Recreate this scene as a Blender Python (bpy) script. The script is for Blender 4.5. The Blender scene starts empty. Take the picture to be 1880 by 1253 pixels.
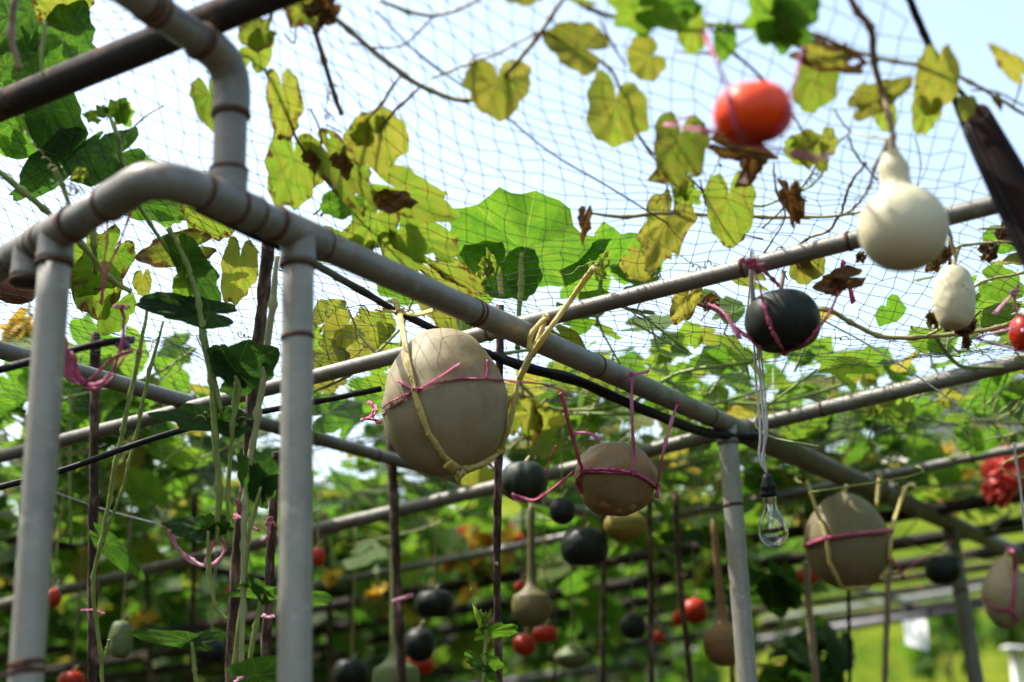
import bpy, math, random
import numpy as np
from mathutils import Vector, Matrix, noise
from mathutils.bvhtree import BVHTree

R = math.radians
rng = np.random.default_rng(7)
random.seed(7)
scene = bpy.context.scene
C = scene.collection

# ------------------------------------------------------------------ camera
CAMZ, FPX, PITCH, ROLL = 1.5, 2611.0, R(16.0), 0.024
CAM = Vector((0, 0, CAMZ))
_F = Vector((0, math.cos(PITCH), math.sin(PITCH)))
_U0 = Vector((0, -math.sin(PITCH), math.cos(PITCH)))
_X0 = Vector((1, 0, 0))
_X = (_X0 - _U0 * ROLL).normalized()
_U = (_U0 + _X0 * ROLL).normalized()
cam_d = bpy.data.cameras.new('camera'); cam = bpy.data.objects.new('camera', cam_d); C.objects.link(cam)
m = Matrix((_X, _U, -_F)).transposed().to_4x4(); m.translation = CAM
cam.matrix_world = m
cam_d.sensor_width = 36; cam_d.lens = FPX / 1880 * 36
cam_d.clip_start = 0.05; cam_d.clip_end = 2000
cam_d.dof.use_dof = True; cam_d.dof.focus_distance = 3.0; cam_d.dof.aperture_fstop = 1.7
scene.camera = cam

# ------------------------------------------------------------------ light
SUN_EL, SUN_AZ = R(60), R(-76)          # azimuth from +Y towards +X
w = bpy.data.worlds.new('World'); scene.world = w; w.use_nodes = True
nt = w.node_tree; bg = nt.nodes['Background']
sky = nt.nodes.new('ShaderNodeTexSky'); sky.sky_type = 'NISHITA'; sky.sun_disc = False
sky.sun_elevation = SUN_EL; sky.sun_rotation = SUN_AZ
sky.air_density = 1.3; sky.dust_density = 3.2; sky.ozone_density = 1.0
wb = nt.nodes.new('ShaderNodeMix'); wb.data_type = 'RGBA'; wb.blend_type = 'MULTIPLY'; wb.inputs[0].default_value = 1; wb.inputs[7].default_value = (1.0, 0.955, 0.885, 1)
nt.links.new(sky.outputs[0], wb.inputs[6]); nt.links.new(wb.outputs[2], bg.inputs[0]); bg.inputs[1].default_value = 0.15
sd = bpy.data.lights.new('sun', 'SUN'); sd.energy = 3.0; sd.angle = R(0.5); sd.color = (1, 0.95, 0.86)
so = bpy.data.objects.new('sun', sd); C.objects.link(so)
sdir = Vector((math.sin(SUN_AZ) * math.cos(SUN_EL), math.cos(SUN_AZ) * math.cos(SUN_EL), math.sin(SUN_EL)))
so.rotation_euler = sdir.to_track_quat('Z', 'Y').to_euler(); so.location = (0, 0, 20)
vs = scene.view_settings; vs.view_transform = 'Standard'; vs.look = 'None'; vs.gamma = 1; vs.exposure = 1.38
scene.cycles.max_bounces = 8; scene.cycles.transparent_max_bounces = 8

# ------------------------------------------------------------------ pixel -> place
def ray(px, py):
    return _F + _X * ((px - 940) / FPX) + _U * ((626.5 - py) / FPX)
def P(px, py, d): return CAM + ray(px, py) * d
def PZ(px, py, z):
    r = ray(px, py); return CAM + r * ((z - CAMZ) / r.z)
UD = Vector((0.515, 0.857, 0)).normalized(); WD = Vector((-UD.y, UD.x, 0))
def PV(px, py, pt, dr):                   # on the upright plane through pt along dr
    n = Vector((-dr.y, dr.x, 0)); r = ray(px, py)
    return CAM + r * ((pt - CAM).dot(n) / r.dot(n))
def depth(p): return (p - CAM).dot(_F)
BZ = 2.31
A0 = PZ(548, 430, BZ)
S_DARK = PZ(300, 105, 2.60).dot(UD)
S_C = PZ(1000, 575, 2.36).dot(UD)
def net_z(x, y):
    s = x * UD.x + y * UD.y
    t = min(1, max(0, (s - S_DARK) / (S_C - S_DARK)))
    z = 2.64 + (2.395 - 2.64) * (t ** 0.8) - 0.05 * math.sin(math.pi * t)
    if s > S_C: z -= 0.05 * abs(math.sin((s - S_C) * math.pi / 0.95))
    return z + 0.018 * math.sin(5 * x + 2 * y) + 0.012 * math.sin(9 * y - 4 * x)
def PN(px, py, off=0.0):
    r = ray(px, py); d = 2.5
    for _ in range(30):
        p = CAM + r * d
        d += 0.6 * (net_z(p.x, p.y) + off - p.z) / max(r.z, 0.08)
        d = min(9, max(1.2, d))
    return CAM + r * d

# ------------------------------------------------------------------ mesh helpers
def tag(o, label=None, cat=None, group=None, kind=None):
    if label: o['label'] = label
    if cat: o['category'] = cat
    if group: o['group'] = group
    if kind: o['kind'] = kind
    return o
def thing(name, label, cat, loc, group=None):
    o = bpy.data.objects.new(name, None); C.objects.link(o); o.location = loc; o.empty_display_size = 0.05
    return tag(o, label, cat, group)

class MB:
    def __init__(s): s.v = []; s.f = []; s.n = 0; s.col = []; s.uv = []
    def add(s, v, f, col=None, uv=None):
        v = np.asarray(v, float).reshape(-1, 3); k = len(v)
        s.v.append(v)
        for q in f: s.f.append([i + s.n for i in q])
        s.col.append(np.tile([0, 0, 0, 1.], (k, 1)) if col is None else np.asarray(col, float).reshape(k, 4))
        s.uv.append(np.zeros((k, 3)) if uv is None else np.asarray(uv, float).reshape(k, 3))
        s.n += k; return s
    def build(s, name, mat, parent=None, origin=None, smooth=True):
        v = np.concatenate(s.v)
        if origin is None:
            origin = Vector(v.mean(0)) if parent is None else (v.min(0) + v.max(0)) / 2
        origin = Vector(origin)
        me = bpy.data.meshes.new(name)
        me.from_pydata((v - np.array(origin)).tolist(), [], s.f)
        me.materials.append(mat)
        a = me.color_attributes.new('leafcol', 'FLOAT_COLOR', 'POINT'); a.data.foreach_set('color', np.concatenate(s.col).astype(np.float32).ravel())
        a = me.attributes.new('leafuv', 'FLOAT_VECTOR', 'POINT'); a.data.foreach_set('vector', np.concatenate(s.uv).astype(np.float32).ravel())
        if smooth: me.polygons.foreach_set('use_smooth', [True] * len(me.polygons))
        me.update()
        o = bpy.data.objects.new(name, me); C.objects.link(o)
        if parent is not None:
            o.parent = parent; o.location = origin - wloc(parent)
        else: o.location = origin
        return o
def wloc(o):
    p = Vector(o.location)
    while o.parent: o = o.parent; p += Vector(o.location)
    return p

def spline(pts, n=6):
    pts = [Vector(p) for p in pts]
    if len(pts) < 3: return [pts[0].lerp(pts[-1], i / n) for i in range(n + 1)]
    q = [pts[0] * 2 - pts[1]] + pts + [pts[-1] * 2 - pts[-2]]; out = []
    for i in range(1, len(q) - 2):
        a, b, c, d = q[i - 1:i + 3]
        for k in range(n):
            t = k / n
            out.append(0.5 * ((2 * b) + (c - a) * t + (2 * a - 5 * b + 4 * c - d) * t * t + (3 * b - a - 3 * c + d) * t ** 3))
    out.append(pts[-1]); return out
def tube(mb, pts, r, sides=8, flat=1.0, rough=0.0, fr=12.0, caps=True, col=None):
    """r: number or function of 0..1; flat squeezes the section"""
    pts = [Vector(p) for p in pts]; n = len(pts); vs = []; up = None
    for i, p in enumerate(pts):
        t = (pts[min(i + 1, n - 1)] - pts[max(i - 1, 0)])
        t = t.normalized() if t.length > 1e-9 else Vector((0, 0, 1))
        if up is None:
            up = t.orthogonal().normalized()
        up = (up - t * up.dot(t)); up = up.normalized() if up.length > 1e-6 else t.orthogonal().normalized()
        sd_ = t.cross(up); rr = r(i / max(1, n - 1)) if callable(r) else r
        for k in range(sides):
            a = 2 * math.pi * k / sides
            q = rr
            if rough: q *= 1 + rough * noise.noise(Vector((p * fr)) + Vector((math.cos(a), math.sin(a), 0)) * 0.8)
            vs.append(p + up * (math.cos(a) * q) + sd_ * (math.sin(a) * q * flat))
    f = []
    for i in range(n - 1):
        for k in range(sides):
            a, b = i * sides + k, i * sides + (k + 1) % sides
            f.append((a, b, b + sides, a + sides))
    if caps:
        f.append(tuple(reversed(range(sides)))); f.append(tuple(range((n - 1) * sides, n * sides)))
    mb.add([tuple(v) for v in vs], f, None if col is None else np.tile(col, (len(vs), 1)))
    return mb
def straight(a, b, n=2): return [Vector(a).lerp(Vector(b), i / n) for i in range(n + 1)]
def box(mb, c, sx, sy, sz, rot=None):
    vs = []
    for i in (-.5, .5):
        for j in (-.5, .5):
            for k in (-.5, .5):
                v = Vector((i * sx, j * sy, k * sz))
                if rot is not None: v = rot @ v
                vs.append(tuple(Vector(c) + v))
    mb.add(vs, [(0, 1, 3, 2), (4, 6, 7, 5), (0, 4, 5, 1), (2, 3, 7, 6), (0, 2, 6, 4), (1, 5, 7, 3)]); return mb

# ------------------------------------------------------------------ materials
def mat(name):
    m_ = bpy.data.materials.new(name); m_.use_nodes = True
    return m_, m_.node_tree, m_.node_tree.nodes['Principled BSDF']
def N(nt_, t, **kw):
    n = nt_.nodes.new(t)
    for k, v in kw.items():
        if k in ('operation', 'blend_type', 'data_type', 'attribute_name', 'interpolation_type', 'noise_dimensions', 'feature', 'clamp', 'wave_type', 'bands_direction'): setattr(n, k, v)
    return n
def ramp(nt_, src, stops):
    n = nt_.nodes.new('ShaderNodeValToRGB'); e = n.color_ramp.elements
    while len(e) < len(stops): e.new(0.5)
    for i, (p, c) in enumerate(stops): e[i].position = p; e[i].color = (*c, 1)
    nt_.links.new(src, n.inputs[0]); return n.outputs[0]
def mth(nt_, op, a, b=None, c=None, clamp=False):
    n = nt_.nodes.new('ShaderNodeMath'); n.operation = op; n.use_clamp = clamp
    for i, x in enumerate((a, b, c)):
        if x is None: continue
        if isinstance(x, (int, float)): n.inputs[i].default_value = x
        else: nt_.links.new(x, n.inputs[i])
    return n.outputs[0]
def mixc(nt_, f, a, b, bt='MIX'):
    n = nt_.nodes.new('ShaderNodeMix'); n.data_type = 'RGBA'; n.blend_type = bt
    for s, x in ((n.inputs[0], f), (n.inputs[6], a), (n.inputs[7], b)):
        if isinstance(x, (int, float)): s.default_value = x
        elif isinstance(x, tuple): s.default_value = (*x, 1)
        else: nt_.links.new(x, s)
    return n.outputs[2]
def tex(nt_, scale, detail=4, rough=0.55, stretch=None, src='Object'):
    tc = nt_.nodes.new('ShaderNodeTexCoord'); n = nt_.nodes.new('ShaderNodeTexNoise')
    n.inputs['Scale'].default_value = scale; n.inputs['Detail'].default_value = detail; n.inputs['Roughness'].default_value = rough
    o = tc.outputs[src]
    if stretch:
        mp = nt_.nodes.new('ShaderNodeMapping'); mp.inputs['Scale'].default_value = stretch
        nt_.links.new(o, mp.inputs[0]); o = mp.outputs[0]
    nt_.links.new(o, n.inputs['Vector']); return n.outputs['Fac']
def bump(nt_, bs, h, strength=0.3, dist=0.01):
    b = nt_.nodes.new('ShaderNodeBump'); b.inputs['Strength'].default_value = strength; b.inputs['Distance'].default_value = dist
    nt_.links.new(h, b.inputs['Height']); nt_.links.new(b.outputs[0], bs.inputs['Normal'])
def noisy(name, stops, scale=20, rough=0.6, metal=0.0, spec=0.4, stretch=None, bmp=0.2, bd=0.004, detail=5):
    m_, t, b = mat(name); f = tex(t, scale, detail, 0.6, stretch)
    t.links.new(ramp(t, f, stops), b.inputs['Base Color'])
    b.inputs['Roughness'].default_value = rough; b.inputs['Metallic'].default_value = metal; b.inputs['Specular IOR Level'].default_value = spec
    if bmp: bump(t, b, tex(t, scale * 3, 4, 0.6, stretch), bmp, bd)
    return m_

def leaf_material():
    m_, t, b = mat('leaf'); L = t.links.new
    ac = N(t, 'ShaderNodeAttribute', attribute_name='leafcol'); au = N(t, 'ShaderNodeAttribute', attribute_name='leafuv')
    sc = t.nodes.new('ShaderNodeSeparateColor'); L(ac.outputs['Color'], sc.inputs[0])
    edge, tint, brown = sc.outputs
    sx = t.nodes.new('ShaderNodeSeparateXYZ'); L(au.outputs['Vector'], sx.inputs[0])
    x, y, z = sx.outputs
    def nz(scale, det, ofs):
        mp = t.nodes.new('ShaderNodeMapping'); L(au.outputs['Vector'], mp.inputs[0]); mp.inputs['Location'].default_value = (ofs, ofs, 0)
        n = t.nodes.new('ShaderNodeTexNoise'); n.inputs['Scale'].default_value = scale; n.inputs['Detail'].default_value = det; n.inputs['Roughness'].default_value = 0.65
        L(mp.outputs[0], n.inputs['Vector']); return n.outputs['Fac']
    n1 = nz(3.2, 4, 0); n2 = nz(16, 5, 3)
    tt = mth(t, 'ADD', tint, mth(t, 'MULTIPLY', mth(t, 'SUBTRACT', n1, 0.53), 0.62))
    tt = mth(t, 'ADD', tt, mth(t, 'MULTIPLY', mth(t, 'SUBTRACT', n2, 0.5), 0.34))
    # veins
    ang = mth(t, 'ARCTAN2', x, y); rad = mth(t, 'SQRT', mth(t, 'ADD', mth(t, 'MULTIPLY', x, x), mth(t, 'MULTIPLY', y, y)))
    pp = mth(t, 'PINGPONG', ang, 0.36)                       # 0 on each main rib
    d = mth(t, 'MULTIPLY', pp, rad)
    rib = mth(t, 'SUBTRACT', 1.0, mth(t, 'DIVIDE', d, 0.014), clamp=True)
    sec = mth(t, 'SINE', mth(t, 'SUBTRACT', mth(t, 'MULTIPLY', rad, 46), mth(t, 'MULTIPLY', d, 60)))
    sec = mth(t, 'MULTIPLY', mth(t, 'SUBTRACT', sec, 0.86, clamp=True), 3.2)
    vein = mth(t, 'MAXIMUM', rib, mth(t, 'MULTIPLY', sec, 0.6), clamp=True)
    col = ramp(t, tt, [(0.0, (0.018, 0.05, 0.014)), (0.22, (0.03, 0.075, 0.016)), (0.42, (0.062, 0.145, 0.017)), (0.6, (0.115, 0.185, 0.025)), (0.78, (0.165, 0.158, 0.034)), (1.0, (0.25, 0.185, 0.055))])
    vc = mixc(t, 0.5, col, (0.24, 0.30, 0.09))
    col = mixc(t, mth(t, 'MULTIPLY', vein, 0.55), col, vc)
    bm_ = mth(t, 'ADD', mth(t, 'MULTIPLY', edge, 0.55), mth(t, 'MULTIPLY', nz(4.5, 6, 9), 1.1))
    bm_ = mth(t, 'SUBTRACT', mth(t, 'ADD', bm_, brown), 1.32)
    bm_ = mth(t, 'MULTIPLY', bm_, 9.0, clamp=True)
    bc = ramp(t, n2, [(0.3, (0.05, 0.022, 0.012)), (0.5, (0.13, 0.06, 0.025)), (0.7, (0.26, 0.15, 0.06))])
    col = mixc(t, bm_, col, bc)
    L(col, b.inputs['Base Color']); b.inputs['Roughness'].default_value = 0.55; b.inputs['Specular IOR Level'].default_value = 0.25
    tr = t.nodes.new('ShaderNodeBsdfTranslucent')
    tcol = mixc(t, 1.0, col, (1.5, 1.62, 0.8), 'MULTIPLY'); L(tcol, tr.inputs['Color'])
    mx = t.nodes.new('ShaderNodeMixShader')
    L(mth(t, 'SUBTRACT', 0.58, mth(t, 'MULTIPLY', bm_, 0.4)), mx.inputs[0]); L(b.outputs[0], mx.inputs[1]); L(tr.outputs[0], mx.inputs[2])
    L(mx.outputs[0], t.nodes['Material Output'].inputs[0])
    bump(t, b, mth(t, 'ADD', mth(t, 'MULTIPLY', vein, -0.6), n2), 0.35, 0.006)
    L(b.inputs['Normal'].links[0].from_socket, tr.inputs['Normal'])
    return m_
LEAF = leaf_material()

def stem_material(name, stops, scale=30):
    m_, t, b = mat(name); f = tex(t, scale, 4)
    c = ramp(t, f, stops); t.links.new(c, b.inputs['Base Color']); b.inputs['Roughness'].default_value = 0.55
    b.inputs['Subsurface Weight'].default_value = 0.0
    return m_
STEM = stem_material('vine_stem', [(0.3, (0.16, 0.23, 0.045)), (0.7, (0.29, 0.36, 0.10))])
STEMY = stem_material('old_vine_stem', [(0.3, (0.25, 0.22, 0.075)), (0.7, (0.46, 0.41, 0.17))])
STEMB = stem_material('dry_vine_stem', [(0.3, (0.13, 0.085, 0.045)), (0.7, (0.30, 0.21, 0.11))])

def pipe_material(name, a, b_, rust=0.62, rough=0.5):
    m_, t, b = mat(name); f = tex(t, 9, 6, 0.65)
    c = ramp(t, f, [(0.25, a), (0.75, b_)])
    sc_ = tex(t, 22, 8, 0.75); c = mixc(t, mth(t, 'MULTIPLY', mth(t, 'SUBTRACT', sc_, 0.56, clamp=True), 5, clamp=True), c, tuple(min(.8, x * 1.55) for x in b_))
    sp = tex(t, 60, 5, 0.7); c = mixc(t, mth(t, 'MULTIPLY', mth(t, 'SUBTRACT', sp, 0.58, clamp=True), 2.5, clamp=True), c, tuple(x * 0.45 for x in a))
    ru = tex(t, 6.5, 7, 0.72)
    rm = mth(t, 'MULTIPLY', mth(t, 'SUBTRACT', ru, rust, clamp=True), 9, clamp=True)
    c = mixc(t, mth(t, 'MULTIPLY', rm, 0.75), c, (0.16, 0.075, 0.035))
    t.links.new(c, b.inputs['Base Color']); b.inputs['Roughness'].default_value = rough; b.inputs['Metallic'].default_value = 0.15
    bump(t, b, sp, 0.15, 0.002); return m_
PIPE = pipe_material('galvanised_pipe', (0.122, 0.123, 0.106), (0.235, 0.235, 0.205), 0.57)
PIPE2 = pipe_material('weathered_pipe', (0.10, 0.098, 0.082), (0.21, 0.205, 0.172), 0.58)
POSTM = pipe_material('pale_post_pipe', (0.20, 0.196, 0.165), (0.34, 0.333, 0.285), 0.66)
PIPED = pipe_material('rusty_shade_dark_pipe', (0.009, 0.0075, 0.007), (0.03, 0.022, 0.018), 0.56, 0.9)  # rust tones; the near black also paints shade on the far bars
PIPEL = pipe_material('bright_steel_rail', (0.13, 0.13, 0.138), (0.19, 0.19, 0.2), 0.7, 0.6)
RUST = noisy('rust_band', [(0.3, (0.04, 0.02, 0.012)), (0.7, (0.12, 0.055, 0.028))], 60, 0.85)
BLACK = noisy('black_plastic', [(0.3, (0.005, 0.005, 0.006)), (0.7, (0.016, 0.015, 0.016))], 40, 0.55, spec=0.2)
TUBEM = noisy('dark_brown_hose', [(0.35, (0.004, 0.003, 0.003)), (0.75, (0.022, 0.009, 0.007))], 9, 0.7, spec=0.06, bmp=0.1)
NETM = noisy('net_thread', [(0.3, (0.008, 0.009, 0.012)), (0.7, (0.018, 0.02, 0.028))], 30, 0.6, bmp=0)
WOOD = noisy('bark_stake', [(0.36, (0.028, 0.015, 0.011)), (0.5, (0.075, 0.042, 0.030)), (0.62, (0.21, 0.14, 0.105))], 38, 0.85, stretch=(1, 1, 0.35), bmp=0.6, bd=0.01)
WOODP = noisy('pale_stake', [(0.3, (0.22, 0.16, 0.10)), (0.7, (0.40, 0.32, 0.22))], 30, 0.8, stretch=(1, 1, 0.2), bmp=0.4)
SOIL = noisy('soil', [(0.3, (0.03, 0.024, 0.015)), (0.7, (0.07, 0.06, 0.03))], 3, 0.95)
def cord_material(name, a, b_):
    m_, t, b = mat(name)
    wv = t.nodes.new('ShaderNodeTexWave'); tc = t.nodes.new('ShaderNodeTexCoord'); t.links.new(tc.outputs['Object'], wv.inputs['Vector'])
    wv.inputs['Scale'].default_value = 260; wv.inputs['Distortion'].default_value = 5; wv.inputs['Detail'].default_value = 3
    c = ramp(t, mth(t, 'ADD', mth(t, 'MULTIPLY', wv.outputs['Fac'], 0.5), mth(t, 'MULTIPLY', tex(t, 45, 4), 0.5)), [(0.25, a), (0.75, b_)])
    t.links.new(c, b.inputs['Base Color']); b.inputs['Roughness'].default_value = 0.36; b.inputs['Specular IOR Level'].default_value = 0.6
    bump(t, b, wv.outputs['Fac'], 0.5, 0.002)
    tr = t.nodes.new('ShaderNodeBsdfTranslucent'); t.links.new(c, tr.inputs[0])
    mx = t.nodes.new('ShaderNodeMixShader'); mx.inputs[0].default_value = 0.25
    t.links.new(b.outputs[0], mx.inputs[1]); t.links.new(tr.outputs[0], mx.inputs[2]); t.links.new(mx.outputs[0], t.nodes['Material Output'].inputs[0])
    return m_
PINK = cord_material('pink_twine', (0.45, 0.04, 0.14), (0.74, 0.18, 0.34))
PINKL = cord_material('pale_pink_twine', (0.6, 0.2, 0.36), (0.8, 0.45, 0.56))
YELC = cord_material('yellow_twine', (0.62, 0.50, 0.12), (0.86, 0.76, 0.30))
WHITEC = cord_material('white_cord', (0.6, 0.62, 0.65), (0.8, 0.82, 0.85))

def fruit_material(name, base, streak, top=None, rough=0.55, spec=0.35, sscale=(26, 26, 3.0), samt=0.8, speck=0.0, bscale=70, bstr=0.06, spots=1.0):
    m_, t, b = mat(name); s = tex(t, 1.0, 5, 0.6, sscale); big = tex(t, 6, 3)
    c = mixc(t, mth(t, 'MULTIPLY', mth(t, 'MULTIPLY', mth(t, 'SUBTRACT', s, 0.50, clamp=True), 5, clamp=True), samt), base, streak)
    c = mixc(t, mth(t, 'MULTIPLY', big, 0.35), c, tuple(x * 0.7 for x in base))
    bl = tex(t, 14, 6, 0.7); c = mixc(t, mth(t, 'MULTIPLY', mth(t, 'SUBTRACT', bl, 0.54, clamp=True), 3.0, clamp=True), c, tuple(min(1, x * 1.35 + .006) for x in base))
    sp_ = tex(t, 75, 3, 0.6); c = mixc(t, mth(t, 'MULTIPLY', mth(t, 'SUBTRACT', sp_, 0.63, clamp=True), 6.0 * spots, clamp=True), c, tuple(x * .45 for x in streak))
    if speck:
        v = tex(t, 110, 3, 0.7); c = mixc(t, mth(t, 'MULTIPLY', mth(t, 'SUBTRACT', v, 0.6, clamp=True), 6 * speck, clamp=True), c, tuple(min(1, x * 2.0 + 0.03) for x in base))
    t.links.new(c, b.inputs['Base Color']); b.inputs['Roughness'].default_value = rough; b.inputs['Specular IOR Level'].default_value = spec
    bump(t, b, tex(t, bscale, 4), bstr, 0.006); return m_
F_TAN = fruit_material('tan_pumpkin_skin', (0.292, 0.25, 0.148), (0.25, 0.158, 0.062), samt=.8, spots=.15, speck=.35, sscale=(26, 26, 7.0), bstr=0.1, rough=0.6)
F_TAN2 = fruit_material('ripe_tan_skin', (0.215, 0.145, 0.068), (0.30, 0.125, 0.02), sscale=(11, 11, 17), samt=1.0, bscale=45, bstr=.18, speck=0.5)
F_DARK = fruit_material('dark_green_skin', (0.009, 0.013, 0.010), (0.016, 0.024, 0.015), rough=0.5, spec=0.3, speck=0.5)
F_STRIPE = fruit_material('striped_green_skin', (0.012, 0.022, 0.013), (0.09, 0.11, 0.06), sscale=(22, 22, 1.4), samt=0.8, speck=0.2)
F_OR = fruit_material('orange_skin', (0.88, 0.062, 0.003), (0.9, 0.105, 0.004), rough=0.42, spec=0.35, speck=0.06)
F_RED = fruit_material('red_orange_skin', (0.42, 0.022, 0.004), (0.5, 0.05, 0.006), rough=0.4)
F_WHITE = fruit_material('white_gourd_skin', (0.60, 0.56, 0.37), (0.50, 0.46, 0.26), rough=0.5, samt=0.35, sscale=(9, 9, 6))
F_OLIVE = fruit_material('olive_gourd_skin', (0.13, 0.115, 0.045), (0.20, 0.12, 0.035), sscale=(7, 7, 12), samt=0.7)
F_BROWN = fruit_material('brown_gourd_skin', (0.22, 0.125, 0.05), (0.09, 0.04, 0.015), sscale=(5, 5, 30), samt=0.8)
F_GREEN = fruit_material('pale_green_skin', (0.13, 0.17, 0.065), (0.18, 0.21, 0.095), samt=0.5)
F_YEL = fruit_material('yellow_gourd_skin', (0.25, 0.20, 0.04), (0.2, 0.17, 0.035), samt=0.5)
PETR = cord_material('red_petal', (0.74, 0.05, 0.035), (0.86, 0.18, 0.13))
PETY = cord_material('yellow_petal', (0.72, 0.42, 0.02), (0.86, 0.62, 0.07))
WHITEP = noisy('white_board', [(0.3, (0.78, 0.78, 0.74)), (0.7, (0.86, 0.86, 0.82))], 6, 0.6, bmp=0)
INK = noisy('faded_ink', [(0.3, (0.16, 0.28, 0.22)), (0.7, (0.4, 0.5, 0.44))], 30, 0.7, bmp=0)

# ------------------------------------------------------------------ leaves
def leaf_template(kind, M, rings, seed):
    rg = np.random.default_rng(seed)
    th = np.linspace(-math.pi, math.pi, M, endpoint=False)
    key = {'round': [(0, 1.0), (35, .93), (70, .84), (110, .74), (140, .66), (160, .52), (172, .28), (180, .10)],
           'heart': [(0, 1.0), (25, .86), (55, .80), (85, .76), (120, .72), (145, .66), (163, .50), (174, .24), (180, .08)],
           'lobed': [(0, 1.0), (22, .80), (34, .74), (55, .92), (74, .74), (86, .66), (108, .80), (130, .64), (150, .62), (165, .46), (175, .2), (180, .08)],
           'point': [(0, 1.0), (15, .78), (35, .62), (60, .54), (95, .48), (130, .44), (155, .36), (172, .18), (180, .08)]}[kind]
    kd = np.radians([k[0] for k in key]); kr = np.array([k[1] for k in key])
    r = np.interp(np.abs(th), kd, kr)
    ph = rg.uniform(0, 6.28, 4)
    r = r * (1 + .065 * np.sin(3 * th + ph[0]) + .045 * np.sin(7 * th + ph[1]) + .03 * np.sin(13 * th + ph[2]) + rg.normal(0, .016, M))
    v = [(0, 0, 0)]; e = [0]
    for fr in rings:
        for i in range(M):
            v.append((r[i] * fr * math.sin(th[i]), r[i] * fr * math.cos(th[i]), 0)); e.append(fr)
    v = np.array(v); e = np.array(e)
    k = len(rings); f = []
    for i in range(M): f.append((0, 1 + i, 1 + (i + 1) % M))
    for q in range(k - 1):
        for i in range(M):
            a = 1 + q * M + i; b = 1 + q * M + (i + 1) % M; f.append((a, a + M, b + M, b))
    uv = v.copy()
    wdt = v[:, 0].max() - v[:, 0].min()
    # relief: puckered between ribs, wavy rim, slight cup
    tha = np.arctan2(v[:, 0], v[:, 1]); rr = np.hypot(v[:, 0], v[:, 1])
    pk = np.abs(((tha / 0.72 + 0.5) % 1) - 0.5) * 2
    z = (0.035 + 0.0) * (pk - .5) * np.minimum(1, rr * 2) + .07 * np.sin(3 * tha + ph[3]) * rr ** 2 + .045 * np.sin(8 * tha + ph[1]) * rr ** 3
    v[:, 2] = z
    return dict(v=v, uv=uv, e=e, f=f, w=wdt, M=M, k=k)
HI = {k: [leaf_template(k, 44, (.16, .34, .52, .68, .82, .92, 1.0), 11 * i + j) for j in range(5)] for i, k in enumerate(('round', 'heart', 'lobed', 'point'))}
LO = [leaf_template(k, 16, (.45, .8, 1.0), 90 + j) for j, k in enumerate(('round', 'heart', 'lobed', 'round', 'heart', 'lobed'))]

def put_leaf(mb, T, base, X, Y, Z, wid, ln, tint, brown, cup=0.0, fold=0.0, droop=0.0, holes=0, rg=rng, crumple=0.0):
    v = T['v'].copy(); rr = np.hypot(v[:, 0], v[:, 1])
    x = v[:, 0] / T['w'] * wid; y = v[:, 1] * ln; s = 0.5 * (wid + ln)
    z = v[:, 2] * s + cup * s * rr ** 2 + fold * np.abs(v[:, 0]) * s
    if droop:
        z = z - droop * ln * np.clip(v[:, 1], 0, None) ** 2
    if crumple:
        for fq in (3.1, 6.3, 11.7):
            z += crumple * s * 1.6 / fq * np.sin(fq * v[:, 0] * 2 + fq * tint * 9) * np.cos(fq * v[:, 1] * 1.7 + fq) * 2
            x = x + crumple * s * .8 / fq * np.sin(fq * v[:, 1] * 2.3 + 1 + fq)
    pts = np.array(base)[None, :] + np.outer(x, X) + np.outer(y, Y) + np.outer(z, Z)
    n = len(v); o = rg.uniform(0, 40)
    col = np.stack([T['e'], np.full(n, tint), np.full(n, brown), np.ones(n)], 1)
    uv = T['uv'] + np.array([0, 0, o]); f = T['f']
    if holes:
        M, k = T['M'], T['k']; dead = set()
        for _ in range(holes):
            i0 = rg.integers(0, M); q0 = rg.integers(max(0, k - 4), k - 1); L_ = rg.integers(1, 5)
            for a in range(L_):
                for c in range(rg.integers(1, 3)):
                    q = q0 + c if rg.random() < .7 else q0
                    if q < k - 1: dead.add(M + q * M + (i0 + a) % M)
        f = [q for i, q in enumerate(f) if i not in dead]
    mb.add(pts, f, col, uv)

# ------------------------------------------------------------------ ground, hill
def hill_h(x, y):
    t = min(1, max(0, (y - 11) / 30)); h = 8.5 * t * t * (3 - 2 * t) * (1.0 if x > 0 else max(.75, 1 + x * .02))
    return h
mb = MB(); nx, ny = 90, 90
xs = np.linspace(-1, 1, nx); xs = np.sign(xs) * np.abs(xs) ** 1.8 * 400; ys = -60 + (np.linspace(0, 1, ny) ** 2.2) * 700
v = [(x, y, hill_h(x, y) + (0.25 * noise.noise(Vector((x * .35, y * .35, 0))) + .12 * noise.noise(Vector((x * 1.3, y * 1.3, 3))) if y > 12 else 0)) for y in ys for x in xs]
mb.add(v, [(j * nx + i, j * nx + i + 1, (j + 1) * nx + i + 1, (j + 1) * nx + i) for j in range(ny - 1) for i in range(nx - 1)])
gm, t, b = mat('grass_ground')
tc = t.nodes.new('ShaderNodeTexCoord')
n1 = tex(t, 0.45, 6, .65); n2 = tex(t, 4.0, 5, .7)
c = ramp(t, mth(t, 'ADD', mth(t, 'MULTIPLY', n1, .55), mth(t, 'MULTIPLY', n2, .45)), [(.3, (.03, .055, .010)), (.46, (.08, .125, .012)), (.57, (.15, .185, .018)), (.75, (.23, .215, .05))])
sx = t.nodes.new('ShaderNodeSeparateXYZ'); t.links.new(tc.outputs['Object'], sx.inputs[0])
soil = ramp(t, n2, [(.3, (.022, .017, .010)), (.7, (.06, .045, .028))])  # brown soil, dimmed in colour for the canopy shade over it
near = mth(t, 'DIVIDE', mth(t, 'SUBTRACT', mth(t, 'ADD', sx.outputs[1], mth(t, 'MULTIPLY', n1, 2.0)), 11.0), 1.5, clamp=True)
c = mixc(t, near, soil, c)
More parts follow.
